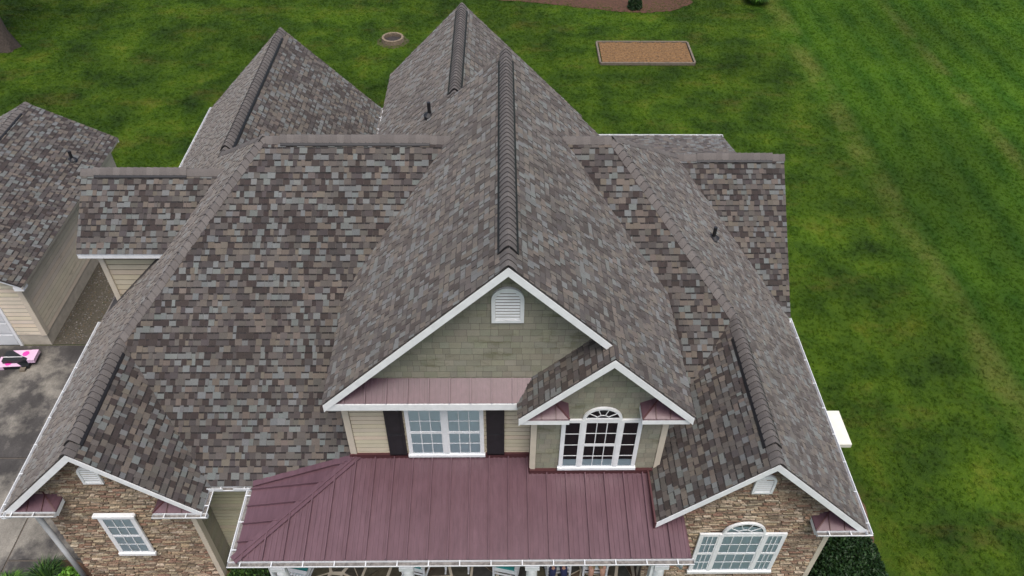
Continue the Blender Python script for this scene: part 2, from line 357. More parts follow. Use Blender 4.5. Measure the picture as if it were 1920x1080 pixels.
face('Dl', [(xD, yD), (xD, 9.86), (xDl, 9.86), (xDl, yD)], (1, 0), 1, (xD, 0, zF - (xD - xF)))
face('S', [(xB + zR - zS, yS), (xRe, ySe), (xS, ySe), (xS, yS)], (0, 1), pM, (0, yS, zS))
face('Sb', [(3.0, yS), (xS, yS), (xS, 20.03), (3.0, 20.03)], (0, -1), pM, (0, yS, zS))
face('Q', [(-1, 20.03), (xS, 20.03), (xS, 23.15), (-1, 23.15)], (0, -1), .276, (0, 23.15, 3.60))
face('Pr', [(xP, ybL), (xP, yP), (xPi, yP), (xPi, 20.9)], (-1, 0), 1, (xP, 0, zR - (xA - xP)))
face('B', [(xA, yR), (xB, yR), (xB + zR - zS, yS), (4.7, 20.9), (xPi, 20.9), (xP, ybL)], (0, -1), pM, (0, yR, zR))
xTe = xA - (zR - (zT - pT * (yT - yTe)))
face('T', [(xT, yTe), (xTe, yTe), (xA - (zR - zT), yT), (xT, yT)], (0, 1), pT, (0, yT, zT))
face('Tb', [(xT, yT), (xA - (zR - zT), yT), (xTe, yT * 2 - yTe), (xT, yT * 2 - yTe)], (0, -1), pT, (0, yT, zT))
roof = MB()
for f in FACES.values():
    roof.prism([f['fr'].at(a, b, -.004) for a, b in f['uv']], -f['fr'].n * .035)
roof = roof.build('roof', 'deck', house)

PAL = [((.112, .119, .116), 22), ((.104, .088, .073), 19), ((.080, .071, .064), 27), ((.034, .026, .024), 19), ((.050, .043, .042), 17)]
PALC = [c for c, k in PAL for _ in range(k)]
def hidden(f, P):
    for g in FACES.values():
        if g is f or (g['over'] and (P.x < -3.2 or P.x > 3.32 or f['under'])): continue
        if g['z'](P.x, P.y) > P.z + .10 and inside(g['poly'], P.x, P.y): return True
    return False
def shingles(faces, tone=1.0):
    out = []; E_ = .143
    for f in faces:
        fr, uv = f['fr'], f['uv']; u0 = min(p[0] for p in uv); u1 = max(p[0] for p in uv); v0 = min(p[1] for p in uv) - .02; v1 = max(p[1] for p in uv)
        k = 0; v = v0
        ext = [(a, b - .02 if abs(b - v0 - .02) < 1e-3 else b) for a, b in uv]
        while v < v1:
            a = u0 - U(0, .3); last = None; tooth = R() < .5
            while a < u1:
                wd = random.choice((.075, .095, .115, .13, .15, .175)); b = a + wd
                if b > u0:
                    q = clip(ext, a, b - .002, v, v + E_ + .012)
                    if q:
                        cu = sum(p[0] for p in q) / len(q); cv = sum(p[1] for p in q) / len(q)
                        if not hidden(f, fr.at(cu, cv)):
                            t = .020 if tooth else .008; vv = v
                            c = random.choice(PALC)
                            if last is not None and R() < .08: c = last
                            last = c; c = jit(c, .13)
                            out.append(edged(piece(fr, q, lambda A, B: t * (1 - min(1, max(0, (B - vv) / .17))) + .002, -.003), tuple(x * tone for x in c)))
                            if not tooth or R() < .18:      # the laminate's band of dark granules along the top of each cut-out
                                q2 = clip(ext, a + .004, b - .006, v + .110, v + E_ + .006)
                                if q2: out.append((*piece(fr, q2, lambda A, B: t * (1 - min(1, max(0, (B - vv) / .17))) + .0035, -.003), jit((.019, .017, .017), .25)))
                tooth = (not tooth) if R() < .8 else tooth
                a = b
            v += E_; k += 1
    return out
VIS = [FACES[k] for k in ('L', 'Gr', 'M', 'R', 'Hl', 'Fl', 'Fr', 'Rr', 'Dl', 'S', 'Q', 'Pr', 'T')]
lay(shingles(VIS), 'shingle', 'shingle_field', 'shingle', roof)

# ridge caps and vents
def arch(w, drop_l, drop_r, h, n=8, thick=0):
    pts = []
    for i in range(n + 1):
        t = -1 + 2 * i / n; s = abs(t); d = (drop_l if t < 0 else drop_r)
        pts.append((t * w, -d * w * s ** 1.4 + h - .010))
    return pts
def ridge(parent, p0, p1, dl, dr, vent=None, step=.15, w=.145, n0=None):
    """caps laid from p0 (low or near end) to p1; dl/dr: fall per metre to either side (horizontal, across the ridge)"""
    p0, p1 = Vector(p0), Vector(p1); t = (p1 - p0); Ltot = t.length; t.normalize()
    side = Vector((t.y, -t.x, 0)).normalized(); up = side.cross(t).normalized()
    def prof(ww, h): return [side * a + Vector((0, 0, 1)) * b for a, b in arch(ww, dl, dr, h)]
    def shell(h0, h1, ww, L0, base):
        a = prof(ww, h0); b = prof(ww * .985, h1); n = len(a); V = a + [q + t * L0 for q in b] + [q - Vector((0, 0, base)) for q in a] + [q + t * L0 - Vector((0, 0, base)) for q in b]
        F = [(i, i + 1, n + i + 1, n + i) for i in range(n - 1)] + [(2 * n + i, 2 * n + i + 1, i + 1, i) for i in range(n - 1)] + [(0, n, 3 * n, 2 * n), (n - 1, 3 * n - 1, 4 * n - 1, 2 * n - 1)]
        return V, [f[::-1] for f in F]
    def cap_mesh(h):
        V, F = shell(h + .026, h + .006, w, step * .99, .018); me = bpy.data.meshes.new('ridge_cap'); me.from_pydata([tuple(v) for v in V], [], F); me.materials.append(MT['cap']); me.materials.append(MT['deck'])
        for k in range(8, 16): me.polygons[k].material_index = 1
        return me
    if vent: vent = (math.ceil(vent[0] / step) * step, math.floor(vent[1] / step) * step)
    m_low = cap_mesh(.020); m_high = cap_mesh(.058) if vent else None
    if vent:
        V, F = shell(.056, .056, w * 1.24, vent[1] - vent[0] - .02, .05); q = p0 + t * (vent[0] + .012)
        mesh('ridge_vent', [v + q for v in V], F, 'black', parent)
    s = 0
    while s < Ltot - .05:
        hi = vent and vent[0] - .01 <= s and s + step <= vent[1] + .01
        o = bpy.data.objects.new('ridge_cap', m_high if hi else m_low); COL.objects.link(o); o.parent = parent; o.location = p0 + t * s; s += step
ridge(roof, (xF, yF - .02, zF), (xF, yFb, zF), 1, 1, (.32, 7.25))
ridge(roof, (xRr, yFb + .1, FACES['Rr']['z'](xRr, 0)), (xRr, yRr, FACES['Rr']['z'](xRr, 0)), 1, 1, (.12, 5.0))
ridge(roof, (xA + .1, yR, zR), (-1.2, yR, zR), pM, pM, (.25, 3.75), step=.16)
ridge(roof, (xB - .05, yR, zR), (1.4, yR, zR), pM, pM, None, step=.16)
ridge(roof, (xG, yG - .02, zG), (xG, yhL + .05, zG), 1, 1, (.3, 2.75))
ridge(roof, (xH, yH - .02, zH), (xH, yhR + .05, zH), 1, 1, (.35, 3.4))
ridge(roof, (xP, ybL - .05, FACES['Pr']['z'](xP, 0)), (xP, yP + .02, FACES['Pr']['z'](xP, 0)), 1, 1, (.3, 7.0), step=.17)
ridge(roof, (xT - .02, yT, zT), (xA - (zR - zT), yT, zT), pT, pT, (.25, 2.7), step=.16)
ridge(roof, (xS + .02, yS, zS), (xB + zR - zS, yS, zS), pM, pM, (.25, 2.5), step=.17)
hd = .62
ridge(roof, (xG, yhL, zG), (xA, yR, zR), .76, .555, step=.17, w=.15)
ridge(roof, (xH, yhR, zH), (xB, yR, zR), .555, .76, step=.17, w=.15)
ridge(roof, (xP, ybL, FACES['Pr']['z'](xP, 0)), (xA, yR, zR), .555, .76, step=.2, w=.12)
ridge(roof, (xB + zR - zS, yS, zS), (xB, yR, zR), .76, .555, step=.2, w=.12)
def pipe(parent, f, x, y, h=.34, r=.045):
    z = f['z'](x, y); n = f['fr'].n
    o = MB().tube([(x, y, z - .05), (x, y, z + h)], r, 12).build('vent_pipe', 'black', parent, False)
    MB().tube([Vector((x, y, z)) + n * .012, Vector((x, y, z)) + n * .03, Vector((x, y, z + .10))], [.15, .13, r + .012], 14).build('pipe_boot', 'black', o)
pipe(roof, FACES['Fl'], -1.77, 17.15, .38); pipe(roof, FACES['R'], 5.24, 14.87, .36)

# ---------------------------------------------------------------- trim, gutters
def rake(parent, a, b, y, h=.19, th=.04, mat='white'):
    """plumb-cut board under a gable slope from a=(x,z) eave to b=(x,z) apex"""
    (x0, z0), (x1, z1) = a, b; o = .036
    MB().prism([(x0, y, z0 - o), (x1, y, z1 - o), (x1, y, z1 - o - h), (x0, y, z0 - o - h)], (0, th, 0)).build('rake_board', mat, parent)
def gable(parent, xl, zl, xa, za, xr, zr, y, h=.19):
    if xl is not None: rake(parent, (xl, zl), (xa, za), y, h)
    if xr is not None: rake(parent, (xr, zr), (xa, za), y, h)
gable(house, xFl, FACES['Fl']['z'](xFl, 0), xF, zF, xD, FACES['Fr']['z'](xD, 0), yF - .012)
gable(house, xDl, FACES['Dl']['z'](xDl, 0), xD, FACES['Dl']['z'](xD, 0), xFr, FACES['Fr']['z'](xFr, 0), yD - .012)
gable(house, xLe, FACES['L']['z'](xLe, 0), xG, zG, xGi, FACES['Gr']['z'](xGi, 0), yG - .012)
gable(house, xHi, FACES['Hl']['z'](xHi, 0), xH, zH, xRe, FACES['R']['z'](xRe, 0), yH - .012)
def gutter(parent, p, q, out, z, hang=.75, sz=.115):
    """K gutter from p to q (x,y) at lip height z, opening up, on the side `out` of the roof edge"""
    p, q = Vector((*p, z)), Vector((*q, z)); o = Vector((*out, 0)); L = (q - p).length; t = (q - p).normalized()
    prof = [(0, .0), (0, -.10), (.07, -.10), (sz - .012, -.05), (sz, .0), (sz - .016, .0), (sz - .03, -.05), (.06, -.092), (.008, -.092), (.008, .0)]
    V = [p + o * a + Vector((0, 0, b)) for a, b in prof] + [q + o * a + Vector((0, 0, b)) for a, b in prof]; n = len(prof)
    F = [(i, (i + 1) % n, n + (i + 1) % n, n + i) for i in range(n)]
    mb = MB().add(V, F)
    for e, s in ((p, 1), (q, -1)): mb.add([e, e + o * sz, e + o * (sz - .012) - Vector((0, 0, .05)), e + o * .07 - Vector((0, 0, .1)), e - Vector((0, 0, .1))], [(0, 1, 2, 3, 4)])
    g = mb.build('gutter', 'gutter', parent)
    a, b = p + o * .009 - Vector((0, 0, .055)), q + o * .009 - Vector((0, 0, .055))
    mesh('leaf_litter', [a, b, b + o * (sz - .035), a + o * (sz - .035)], [(0, 1, 2, 3)], 'debris', g)
    hm = MB().bar(o * 0, o * sz, .022, .012).build('hanger', 'gutter', g); me = hm.data; hm.location = p + t * .25
    s = .25 + hang
    while s < L - .1:
        h = bpy.data.objects.new('hanger', me); COL.objects.link(h); h.parent = g; h.location = p + t * s; s += hang
    return g
def fascia(parent, p, q, out, z, h=.17):
    p, q = Vector((*p, z)), Vector((*q, z)); o = Vector((*out, 0))
    MB().prism([p - o * .03, q - o * .03, q - o * .03 - Vector((0, 0, h)), p - o * .03 - Vector((0, 0, h))], o * .03).build('fascia', 'white', parent)
zLe, zRe, zGi = FACES['L']['z'](xLe, 0), FACES['R']['z'](xRe, 0), FACES['Gr']['z'](xGi, 0)
gutter(house, (xLe, yG - .1), (xLe, 14.22), (-1, 0), zLe - .03); gutter(house, (xLe, 20.2), (xLe, yP + .02), (-1, 0), zLe - .03)
gutter(house, (xRe, yH - .1), (xRe, ySe - .02), (1, 0), zRe - .03); gutter(house, (xPi, 19.5), (xPi, yP), (1, 0), FACES['Pr']['z'](xPi, 0) - .03)
gutter(house, (xGi, yG - .1), (xGi, yMe - .11), (1, 0), zGi - .03, .35); gutter(house, (xGi, yMe), (-5.33, yMe), (0, -1), zGi - .03, .5)
gutter(house, (-1, 23.15), (xS + .05, 23.15), (0, 1), 3.59)
for x0, x1, yy in ((xGi - .02, xGi + .32, yMe), (-5.7, -5.34, yMe)):       # splash guards
    MB().box((x0, yy - .118, zGi - .03), (x1, yy - .106, zGi + .045)).build('splash_guard', 'gutter', house)
fascia(house, (xT - .0, yTe), (xTe + .05, yTe), (0, -1), FACES['T']['z'](0, yTe) - .01, .15)
rake(house, (xT, 0), (xT, 0), 0) if False else None
def eave_return(x_out, x_in, yf, yw, z, guttered):
    """short pent over the foot of a gable rake: front slope, hipped inner end, white edge"""
    s = 1 if x_in > x_out else -1; zt = z + .42 * (yw - yf) + .02; xh = x_in - s * (yw - yf) * .95
    a, b, c = Vector((x_out, yf, z)), Vector((x_in, yf, z)), Vector((x_in, yw, z)); d, e = Vector((xh, yw, zt)), Vector((x_out + s * .24, yw, zt))
    r = MB().add([a, b, c, d, e], [(0, 1, 3, 4), (1, 2, 3)]); r.add([v - Vector((0, 0, .04)) for v in (a, b, c, d, e)], [(4, 3, 1, 0), (3, 2, 1)])
    o = r.build('eave_return', 'metal', house)
    m_ = MB(); m_.bar(b, d, .03, .03)
    for k in (.42, .72): 
        x = x_out + (x_in - x_out) * k; xe = x if (x - xh) * s < 0 else x
        t = 1 if (x - xh) * s <= 0 else (x_in - x) / (x_in - xh)
        m_.bar((x, yf, z + .015), (x, yf + (yw - yf) * t, z + (zt - z) * t + .015), .014, .03)
    m_.build('seam', 'metal2', o)
    MB().box((x_out, yf + .004, z - .17), (x_in, yw, z - .045)).build('return_box', 'white', o)
    if guttered:
        lo, hi = min(x_out - s * .12, x_in), max(x_out - s * .12, x_in)
        gutter(house, (lo, yf), (hi, yf), (0, -1), z - .01, .45)
eave_return(xLe, -9.24, yG, 9.15, zLe - .06, True); eave_return(xGi, -7.26, yG, 9.15, zGi - .06, True); eave_return(xRe, 6.50, yH, 8.65, zRe - .06, True)
eave_return(xDl + .05, 1.30, yD + .02, 9.5, 6.22, False); eave_return(xFr - .05, 2.69, yD + .02, 9.5, 6.22, False)

# ---------------------------------------------------------------- walls
def room(name, a, b, mat='sidewall'): return MB().box(a, b).build(name, mat, house)
room('body_wall', (-9.84, 9.80, 0), (7.08, 20.5, 3.45)); room('rear_wall', (-9.84, 20.5, 0), (-4.7, 24.5, 3.4)); room('rear_wall', (-.8, 20.5, 0), (7.2, 22.8, 3.3)); room('rear_wall', (-3.0, 15, 0), (1.0, 22.0, 6))
room('upper_wall', (-3.16, 9.88, 3.3), (3.28, 14, 6.25)); room('dormer_wall', (.66, 9.53, 3.3), (3.28, 10, 6.2)); room('bonus_wall', (-9.82, 14.66, 3.4), (-7, 17, 5.6))
def rows(fr, poly, step, widths, hf, palette, holes=(), gap=.0065, vj=0, base=-.002, chamfer=0, jitv=.1):
    out = []; u0 = min(p[0] for p in poly); u1 = max(p[0] for p in poly); v = min(p[1] for p in poly); v1 = max(p[1] for p in poly)
    while v < v1:
        s = step() if callable(step) else step; a = u0 - U(0, .2) if widths else u0
        while a < u1:
            wd = U(*widths) if widths else u1 - u0; b = a + wd; tv = v + U(-vj, vj)
            q = clip(poly, a, b - gap * .7, tv, v + s - (gap if chamfer or not widths else .013))
            if q:
                cu = sum(p[0] for p in q) / len(q); cv = sum(p[1] for p in q) / len(q)
                if not any(h[0] < cu < h[1] and h[2] < cv < h[3] for h in holes):
                    h0 = hf(); out.append((*piece(fr, q, (lambda A, B, h0=h0, vb=tv, s_=s: h0 if chamfer else h0 * (1 - .85 * (B - vb) / s_) + .002), base, chamfer), jit(random.choice(palette), jitv)))
            a = b
        v += s
    return out
FX = lambda y: Frame((0, y, 0), (1, 0, 0), (0, 0, 1))          # front facing wall at depth y: u = x, v = z
STONE = [(.265, .205, .14), (.335, .27, .19), (.205, .155, .108), (.235, .155, .108), (.40, .335, .25), (.145, .112, .08), (.275, .225, .165), (.205, .128, .09), (.30, .235, .155)]
def stone_wall(poly, y, holes):
    o = MB().prism([(a, y, b) for a, b in poly], (0, .12, 0)).build('stone_wall', 'mortar', house)
    return o, rows(FX(y), poly, lambda: U(.030, .066), (.08, .34), lambda: U(.012, .06), STONE, holes, .008, .004, -.005, .012)
sw1, st1 = stone_wall([(-9.85, 0), (-6.78, 0), (-6.78, zGi + .45), (xG, zG - .12), (-9.85, zLe + .30)], 9.15, [(-8.6, -8.1, 1.4, 2.85)])
sw2, st2 = stone_wall([(3.2, 0), (7.0, 0), (7.0, zRe + .4), (xH, zH - .12), (3.2, 3.85)], 8.65, [(4.45, 5.95, 1.35, 2.85), (4.95, 5.42, 2.8, 3.2)])
lay(st1, 'stone', 'stone_field', 'stone', sw1, 150); lay(st2, 'stone', 'stone_field', 'stone', sw2, 150)
for x, y, z1 in ((-6.73, 9.15, zGi - .1), (7.05, 8.65, zRe - .1)):
    MB().box((x - .06, y - .05, 0), (x + .055, y + .12, z1)).build('corner_board', 'beige', house)
SHAKE = [(.262, .250, .192), (.272, .260, .200), (.252, .241, .184), (.266, .255, .195)]
fz = lambda x: FACES['Fl']['z'](x, 0) if x < xF else FACES['Fr']['z'](x, 0)
gp = [(-2.95, 6.42), (3.0, 6.42), (3.0, fz(3.0) - .1), (xF, zF - .1), (-2.95, fz(-2.95) - .1)]
gw = MB().prism([(a, 9.86, b) for a, b in gp], (0, .1, 0)).build('gable_wall', 'joint_shade', house)
lay(rows(FX(9.855), gp, .165, (.11, .27), lambda: U(.005, .009), SHAKE, [(-.06, .30, 8.2, 8.85)]), 'shake', 'shake_field', 'shake', gw, 150)
dz = lambda x: FACES['Dl']['z'](x, 0) if x < xD else FACES['Fr']['z'](x, 0)
dp = [(.72, 3.9), (3.22, 3.9), (3.22, dz(3.22) - .1), (xD, dz(xD) - .1), (.72, dz(.72) - .1)]
dw = MB().prism([(a, 9.505, b) for a, b in dp], (0, .03, 0)).build('dormer_front', 'joint_shade', house)
lay(rows(FX(9.50), dp, .165, (.11, .27), lambda: U(.005, .009), SHAKE, [(1.32, 2.70, 4.25, 5.62), (1.75, 2.25, 5.6, 5.95)]), 'shake', 'shake_field', 'shake', dw, 150)
for x in (.655, 3.285): MB().box((x - .06, 9.47, 3.86), (x + .06, 9.60, 6.05)).build('corner_board', 'beige', house)
SID = [(.56, .50, .375), (.58, .515, .39), (.545, .49, .37)]
def siding(fr, poly, parent, pal=SID, step=.135, gap=.026):
    for V, F, c in rows(fr, poly, step, None, lambda: .007, pal, (), gap, 0, -.004, 0, .03): mesh('siding_board', V, F, 'siding', parent, [c] * len(V))
fw = MB().box((-3.18, 9.865, 3.9), (.66, 9.95, 6.2)).build('front_wall', 'joint_shade', house)
siding(FX(9.86), [(-3.08, 4.02), (.62, 4.02), (.62, 6.14), (-3.08, 6.14)], fw)
MB().box((-3.22, 9.825, 3.95), (-3.09, 9.95, 6.14)).build('corner_board', 'beige', house)
nw = MB().box((-6.72, 9.79, 0), (-3.5, 9.81, 3.55)).build('nook_wall', 'joint_shade', house)
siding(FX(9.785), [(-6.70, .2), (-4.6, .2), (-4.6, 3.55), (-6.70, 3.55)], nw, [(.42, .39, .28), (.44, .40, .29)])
sw = MB().box((-6.735, 9.2, 0), (-6.71, 9.79, 3.5)).build('side_wall', 'sidewall', house)
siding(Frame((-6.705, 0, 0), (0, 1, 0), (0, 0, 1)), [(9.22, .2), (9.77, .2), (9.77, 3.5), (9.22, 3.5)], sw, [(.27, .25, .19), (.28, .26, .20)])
tw = MB().prism([(-9.8, 14.62, 3.9), (-7.9, 14.62, 6.0), (-9.8, 14.62, 6.0)], (0, .05, 0)).build('bonus_front', 'joint_shade', house)
siding(FX(14.61), [(-9.74, 4.1), (-7.9, 5.95), (-9.74, 5.95)], tw, [(.52, .465, .345)], .17)
MB().box((-9.86, 14.56, 3.95), (-9.73, 14.68, 5.85)).build('corner_board', 'beige', house)

# ---------------------------------------------------------------- windows, vents, shutters
def window(x0, x1, z0, z1, y, lights, cas=.055, fan=None, blind=True, dark_to=0, head=False):
    """lights: list of (xa, xb, cols, rows_top, rows_bottom) as fractions of the width; wall face at y"""
    W = x1 - x0; mb = MB()
    mb.box((x0, y - .045, z0), (x0 + cas, y, z1)).box((x1 - cas, y - .045, z0), (x1, y, z1)).box((x0 + cas, y - .045, z1 - cas), (x1 - cas, y, z1)).box((x0 - .02, y - .075, z0 - .03), (x1 + .02, y, z0 + cas * .8))
    if head: mb.box((x0 - .05, y - .09, z1), (x1 + .05, y, z1 + .07)).box((x0 - .03, y - .07, z1 + .07), (x1 + .03, y, z1 + .09))
    for k in range(len(lights) - 1):
        xm = x0 + (lights[k][1] + lights[k + 1][0]) / 2 * W; hw = max(.035, (lights[k + 1][0] - lights[k][1]) / 2 * W); mb.box((xm - hw, y - .055, z0 + .04), (xm + hw, y, z1 - .001))
    win = mb.build('window', 'white', house)
    zi0, zi1 = z0 + cas * .8, z1 - cas; zm = (zi0 + zi1) / 2
    for fa, fb, cols, rt, rb in lights:
        a, b = x0 + fa * W, x0 + fb * W
        a = max(a, x0 + cas); b = min(b, x1 - cas)
        MB().box((a, y - .012, zi0), (b, y - .006, zi1)).build('dark_room', 'dark', win)
        if blind:
            MB().box((a + .01, y - .022, zi0), (b - .01, y - .016, zi1)).build('blind', 'blind', win)
        elif dark_to:
            MB().box((a + .01, y - .022, zi0), (b - .01, y - .016, zi0 + (zi1 - zi0) * dark_to)).build('blind', 'blind', win)
        s = MB(); st_ = .03
        halves = ((zi0, zm - .012, rb, .034), (zm + .012, zi1, rt, .040)) if rb else ((zi0, zi1, rt, .038),)
        for za, zb, nr, dp_ in halves:
            s.box((a, y - dp_ - .006, za), (a + st_, y - dp_ + .012, zb)).box((b - st_, y - dp_ - .006, za), (b, y - dp_ + .012, zb)).box((a + st_, y - dp_ - .006, za), (b - st_, y - dp_ + .012, za + st_)).box((a + st_, y - dp_ - .006, zb - st_), (b - st_, y - dp_ + .012, zb))
        sash = s.build('sash', 'white', win)
        mu = MB()
        for za, zb, nr, dp_ in halves:
            ga, gb, ha, hb = a + st_, b - st_, za + st_, zb - st_
            for i in range(cols):
                for j in range(nr):
                    pa, pb = ga + (gb - ga) * i / cols, ga + (gb - ga) * (i + 1) / cols; qa, qb = ha + (hb - ha) * j / nr, ha + (hb - ha) * (j + 1) / nr
                    mesh('pane', [(pa, y - dp_ + .004, qa), (pb, y - dp_ + .004, qa), (pb, y - dp_ + .004, qb), (pa, y - dp_ + .004, qb)], [(0, 1, 2, 3)], 'glass', win)
            for i in range(1, cols): xm = ga + (gb - ga) * i / cols; mu.box((xm - .008, y - dp_ - .003, ha), (xm + .008, y - dp_ + .008, hb))
            for j in range(1, nr): zz = ha + (hb - ha) * j / nr; mu.box((ga, y - dp_ - .002, zz - .008), (gb, y - dp_ + .007, zz + .008))
        if mu.V: mu.build('muntin', 'white', win)
    if fan:
        cx, r, zb = fan; ou, inn, pn = MB(), MB(), []
        N_ = 20
        def arcpts(rr): return [(cx + rr * math.cos(math.pi * k / N_), zb + rr * .92 * math.sin(math.pi * k / N_)) for k in range(N_ + 1)]
        A, B = arcpts(r), arcpts(r - .055)
        for k in range(N_): ou.prism([(A[k][0], y - .05, A[k][1]), (A[k + 1][0], y - .05, A[k + 1][1]), (B[k + 1][0], y - .05, B[k + 1][1]), (B[k][0], y - .05, B[k][1])], (0, .05, 0))
        ou.box((cx - r, y - .052, zb - .03), (cx + r, y, zb + .03)); ou.build('fan_frame', 'white', win)
        C_ = arcpts(r - .05)
        MB().prism([(a, y - .012, b) for a, b in C_], (0, .006, 0)).build('dark_room', 'dark', win)
        mesh('fan_pane', [(a, y - .03, b) for a, b in C_], [tuple(range(len(C_)))], 'glass', win)
        if blind: MB().prism([(cx + (a - cx) * .93, y - .018, zb + .05 + (b - zb) * .55) for a, b in C_], (0, .003, 0)).build('blind', 'blind', win)
        mu = MB()
        for k in (1, 2, 3, 4): t = math.pi * k / 5; mu.bar((cx + r * .32 * math.cos(t), y - .036, zb + r * .3 * math.sin(t)), (cx + (r - .05) * math.cos(t), y - .036, zb + (r - .05) * .92 * math.sin(t)), .014, .012, (0, 1, 0))
        D_ = arcpts(r * .34)
        for k in range(N_): mu.bar((D_[k][0], y - .036, D_[k][1]), (D_[k + 1][0], y - .036, D_[k + 1][1]), .014, .012, (0, 1, 0))
        mu.build('muntin', 'white', win)
    return win
window(-1.96, -.36, 4.06, 5.68, 9.845, [(.03, .47, 3, 2, 2), (.53, .97, 3, 2, 2)])
window(1.20, 2.81, 4.09, 5.74, 9.485, [(.03, .245, 1, 4, 0), (.29, .71, 3, 2, 2), (.755, .97, 1, 4, 0)], fan=(2.0, .39, 5.76), blind=False, dark_to=.16)
window(-8.76, -7.96, 1.32, 2.92, 9.085, [(.05, .95, 3, 2, 2)], cas=.07, head=True)
window(4.25, 6.13, 1.27, 2.93, 8.585, [(.03, .225, 3, 2, 2), (.265, .735, 4, 2, 2), (.775, .97, 3, 2, 2)], cas=.06, fan=(5.19, .46, 2.95))
def gable_vent(cx, w, z0, z1, y):
    r = w / 2; zs = z1 - r; N_ = 14; mb = MB()
    def outl(k): return [(cx - r * k, z0 + r * (1 - k)), (cx + r * k, z0 + r * (1 - k))] + [(cx + r * k * math.cos(math.pi * i / N_), zs + r * k * math.sin(math.pi * i / N_)) for i in range(N_ + 1)]
    A, B = outl(1), outl(.76); n = len(A)
    for k in range(n): mb.prism([(A[k][0], y - .05, A[k][1]), (A[(k + 1) % n][0], y - .05, A[(k + 1) % n][1]), (B[(k + 1) % n][0], y - .05, B[(k + 1) % n][1]), (B[k][0], y - .05, B[k][1])], (0, .05, 0))
    v = mb.build('gable_vent', 'white', house)
    MB().prism([(a, y - .012, b) for a, b in B], (0, .01, 0)).build('vent_back', 'sidewall', v)
    z = z0 + r * .26
    while z < z1 - r * .3:
        hw = r * .75 if z < zs else math.sqrt(max(0, (r * .75) ** 2 - (z - zs) ** 2))
        if hw > .04: MB().add([(cx - hw, y - .034, z), (cx + hw, y - .034, z), (cx + hw, y - .024, z + .043), (cx - hw, y - .024, z + .043)], [(0, 1, 2, 3)]).build('slat', 'white', v)
        z += .072
gable_vent(.12, .58, 8.12, 8.97, 9.85); gable_vent(-8.38, .42, 4.14, 4.74, 9.12); gable_vent(5.23, .42, 4.45, 5.07, 8.62)
for x in (-2.375, .055 - .36):
    s = MB().box((x, 9.80, 4.06), (x + .37, 9.835, 5.70)).build('shutter', 'shutter', house)
    for a, b in ((4.13, 4.80), (4.90, 5.63)): MB().box((x + .06, 9.785, a), (x + .31, 9.80, b)).build('raised_panel', 'shutter', s)

# ---------------------------------------------------------------- metal roofs
def metal(name, poly3, udir, vdir, wd, parent_mat='metal2', ribs=3, seam=.07, off=0, parent=None):
    fr = Frame(poly3[0], udir, vdir); uv = [fr.to(p) for p in poly3]
    d = MB().prism([fr.at(a, b, -.006) for a, b in uv], -fr.n * .05).build(name, parent_mat, parent or house)
    u0, u1 = min(p[0] for p in uv), max(p[0] for p in uv); a = u0 - off
    while a < u1:
        q = clip(uv, a, a + wd, -99, 99)
        if q:
            V, F = piece(fr, q, lambda A, B: .003, -.004); mb = MB().add(V, F)
            for k, (ru, rw, rh) in enumerate([(0, .026, seam)] + [(wd * (i + 1) / (ribs + 1), .034, .019) for i in range(ribs)]):
                s = clip(uv, a + ru, a + ru + rw, -99, 99)
                if s: mb.add(*piece(fr, s, lambda A, B: rh, .002))
            mb.build('metal_panel', 'metal', d)
        a += wd
    return d
zP, pP = 3.60, .165
xPl, yPf, yPw = -5.30, 7.65, 9.84
zPw = zP + pP * (yPw - yPf); v1 = (0, 1, pP)
porch = metal('porch_roof', [(xPl, yPf, zP), (3.75, yPf, zP), (3.75, 8.62, zP + pP * .97), (3.12, 8.62, zP + pP * .97), (3.12, 9.47, zP + pP * 1.82), (.62, 9.47, zP + pP * 1.82), (.62, yPw, zPw), (xPl + 2.19, yPw, zPw)], (1, 0, 0), v1, .407, off=.26)
metal('porch_side_roof', [(xPl, 9.9, zP), (xPl, yPf, zP), (xPl + 2.19, yPw, zPw), (xPl + 2.19, 10.4, zPw)], (0, -1, 0), (1, 0, pP), .407, ribs=0, seam=.065, off=.1)
MB().bar((xPl, yPf, zP + .03), (xPl + 2.22, yPw + .03, zPw + .035), .20, .03).bar((xPl, yPf, zP + .055), (xPl + 2.22, yPw + .03, zPw + .06), .05, .03).build('hip_cap', 'metal', porch)
vy = lambda x: yMe + (zP + pP * (x - xPl) - zGi) / pM
MB().bar((xPl, vy(xPl) + .02, zP + .05), (-3.2, vy(-3.2) + .02, zP + pP * 2.1 + .06), .16, .03).build('valley_flashing', 'metal', porch)
MB().box((-3.24, 9.80, zPw - .03), (.60, 9.86, zPw + .13)).box((.60, 9.43, zPw - .09), (3.36, 9.50, zPw + .06)).box((.59, 9.45, zPw - .05), (.615, 9.85, zPw + .10)).build('wall_flashing', 'metal2', porch)
MB().prism([(3.10, 8.24, 3.70), (3.10, 9.5, 3.88), (3.10, 9.5, 4.02), (3.10, 8.24, 3.94)], (.035, 0, 0)).build('riser_flashing', 'metal2', porch)
MB().box((3.74, yPf, zP - .03), (3.79, 8.63, zP + .03)).build('edge_trim', 'metal', porch)
gutter(house, (xPl - .115, yPf), (3.84, yPf), (0, -1), zP - .02, .62, .125); gutter(house, (xPl, yPf - .0), (xPl, yMe - .05), (-1, 0), zP - .02, .62, .125)
pent = metal('pent_roof', [(-3.33, 9.44, 6.285), (.66, 9.44, 6.285), (.66, 9.84, 6.56), (-3.03, 9.84, 6.56)], (1, 0, 0), (0, .40, .275), .405, off=.1)
MB().box((-3.40, 9.42, 6.10), (.62, 9.45, 6.275)).box((-3.40, 9.45, 6.10), (.62, 9.86, 6.125)).build('pent_fascia', 'white', house)
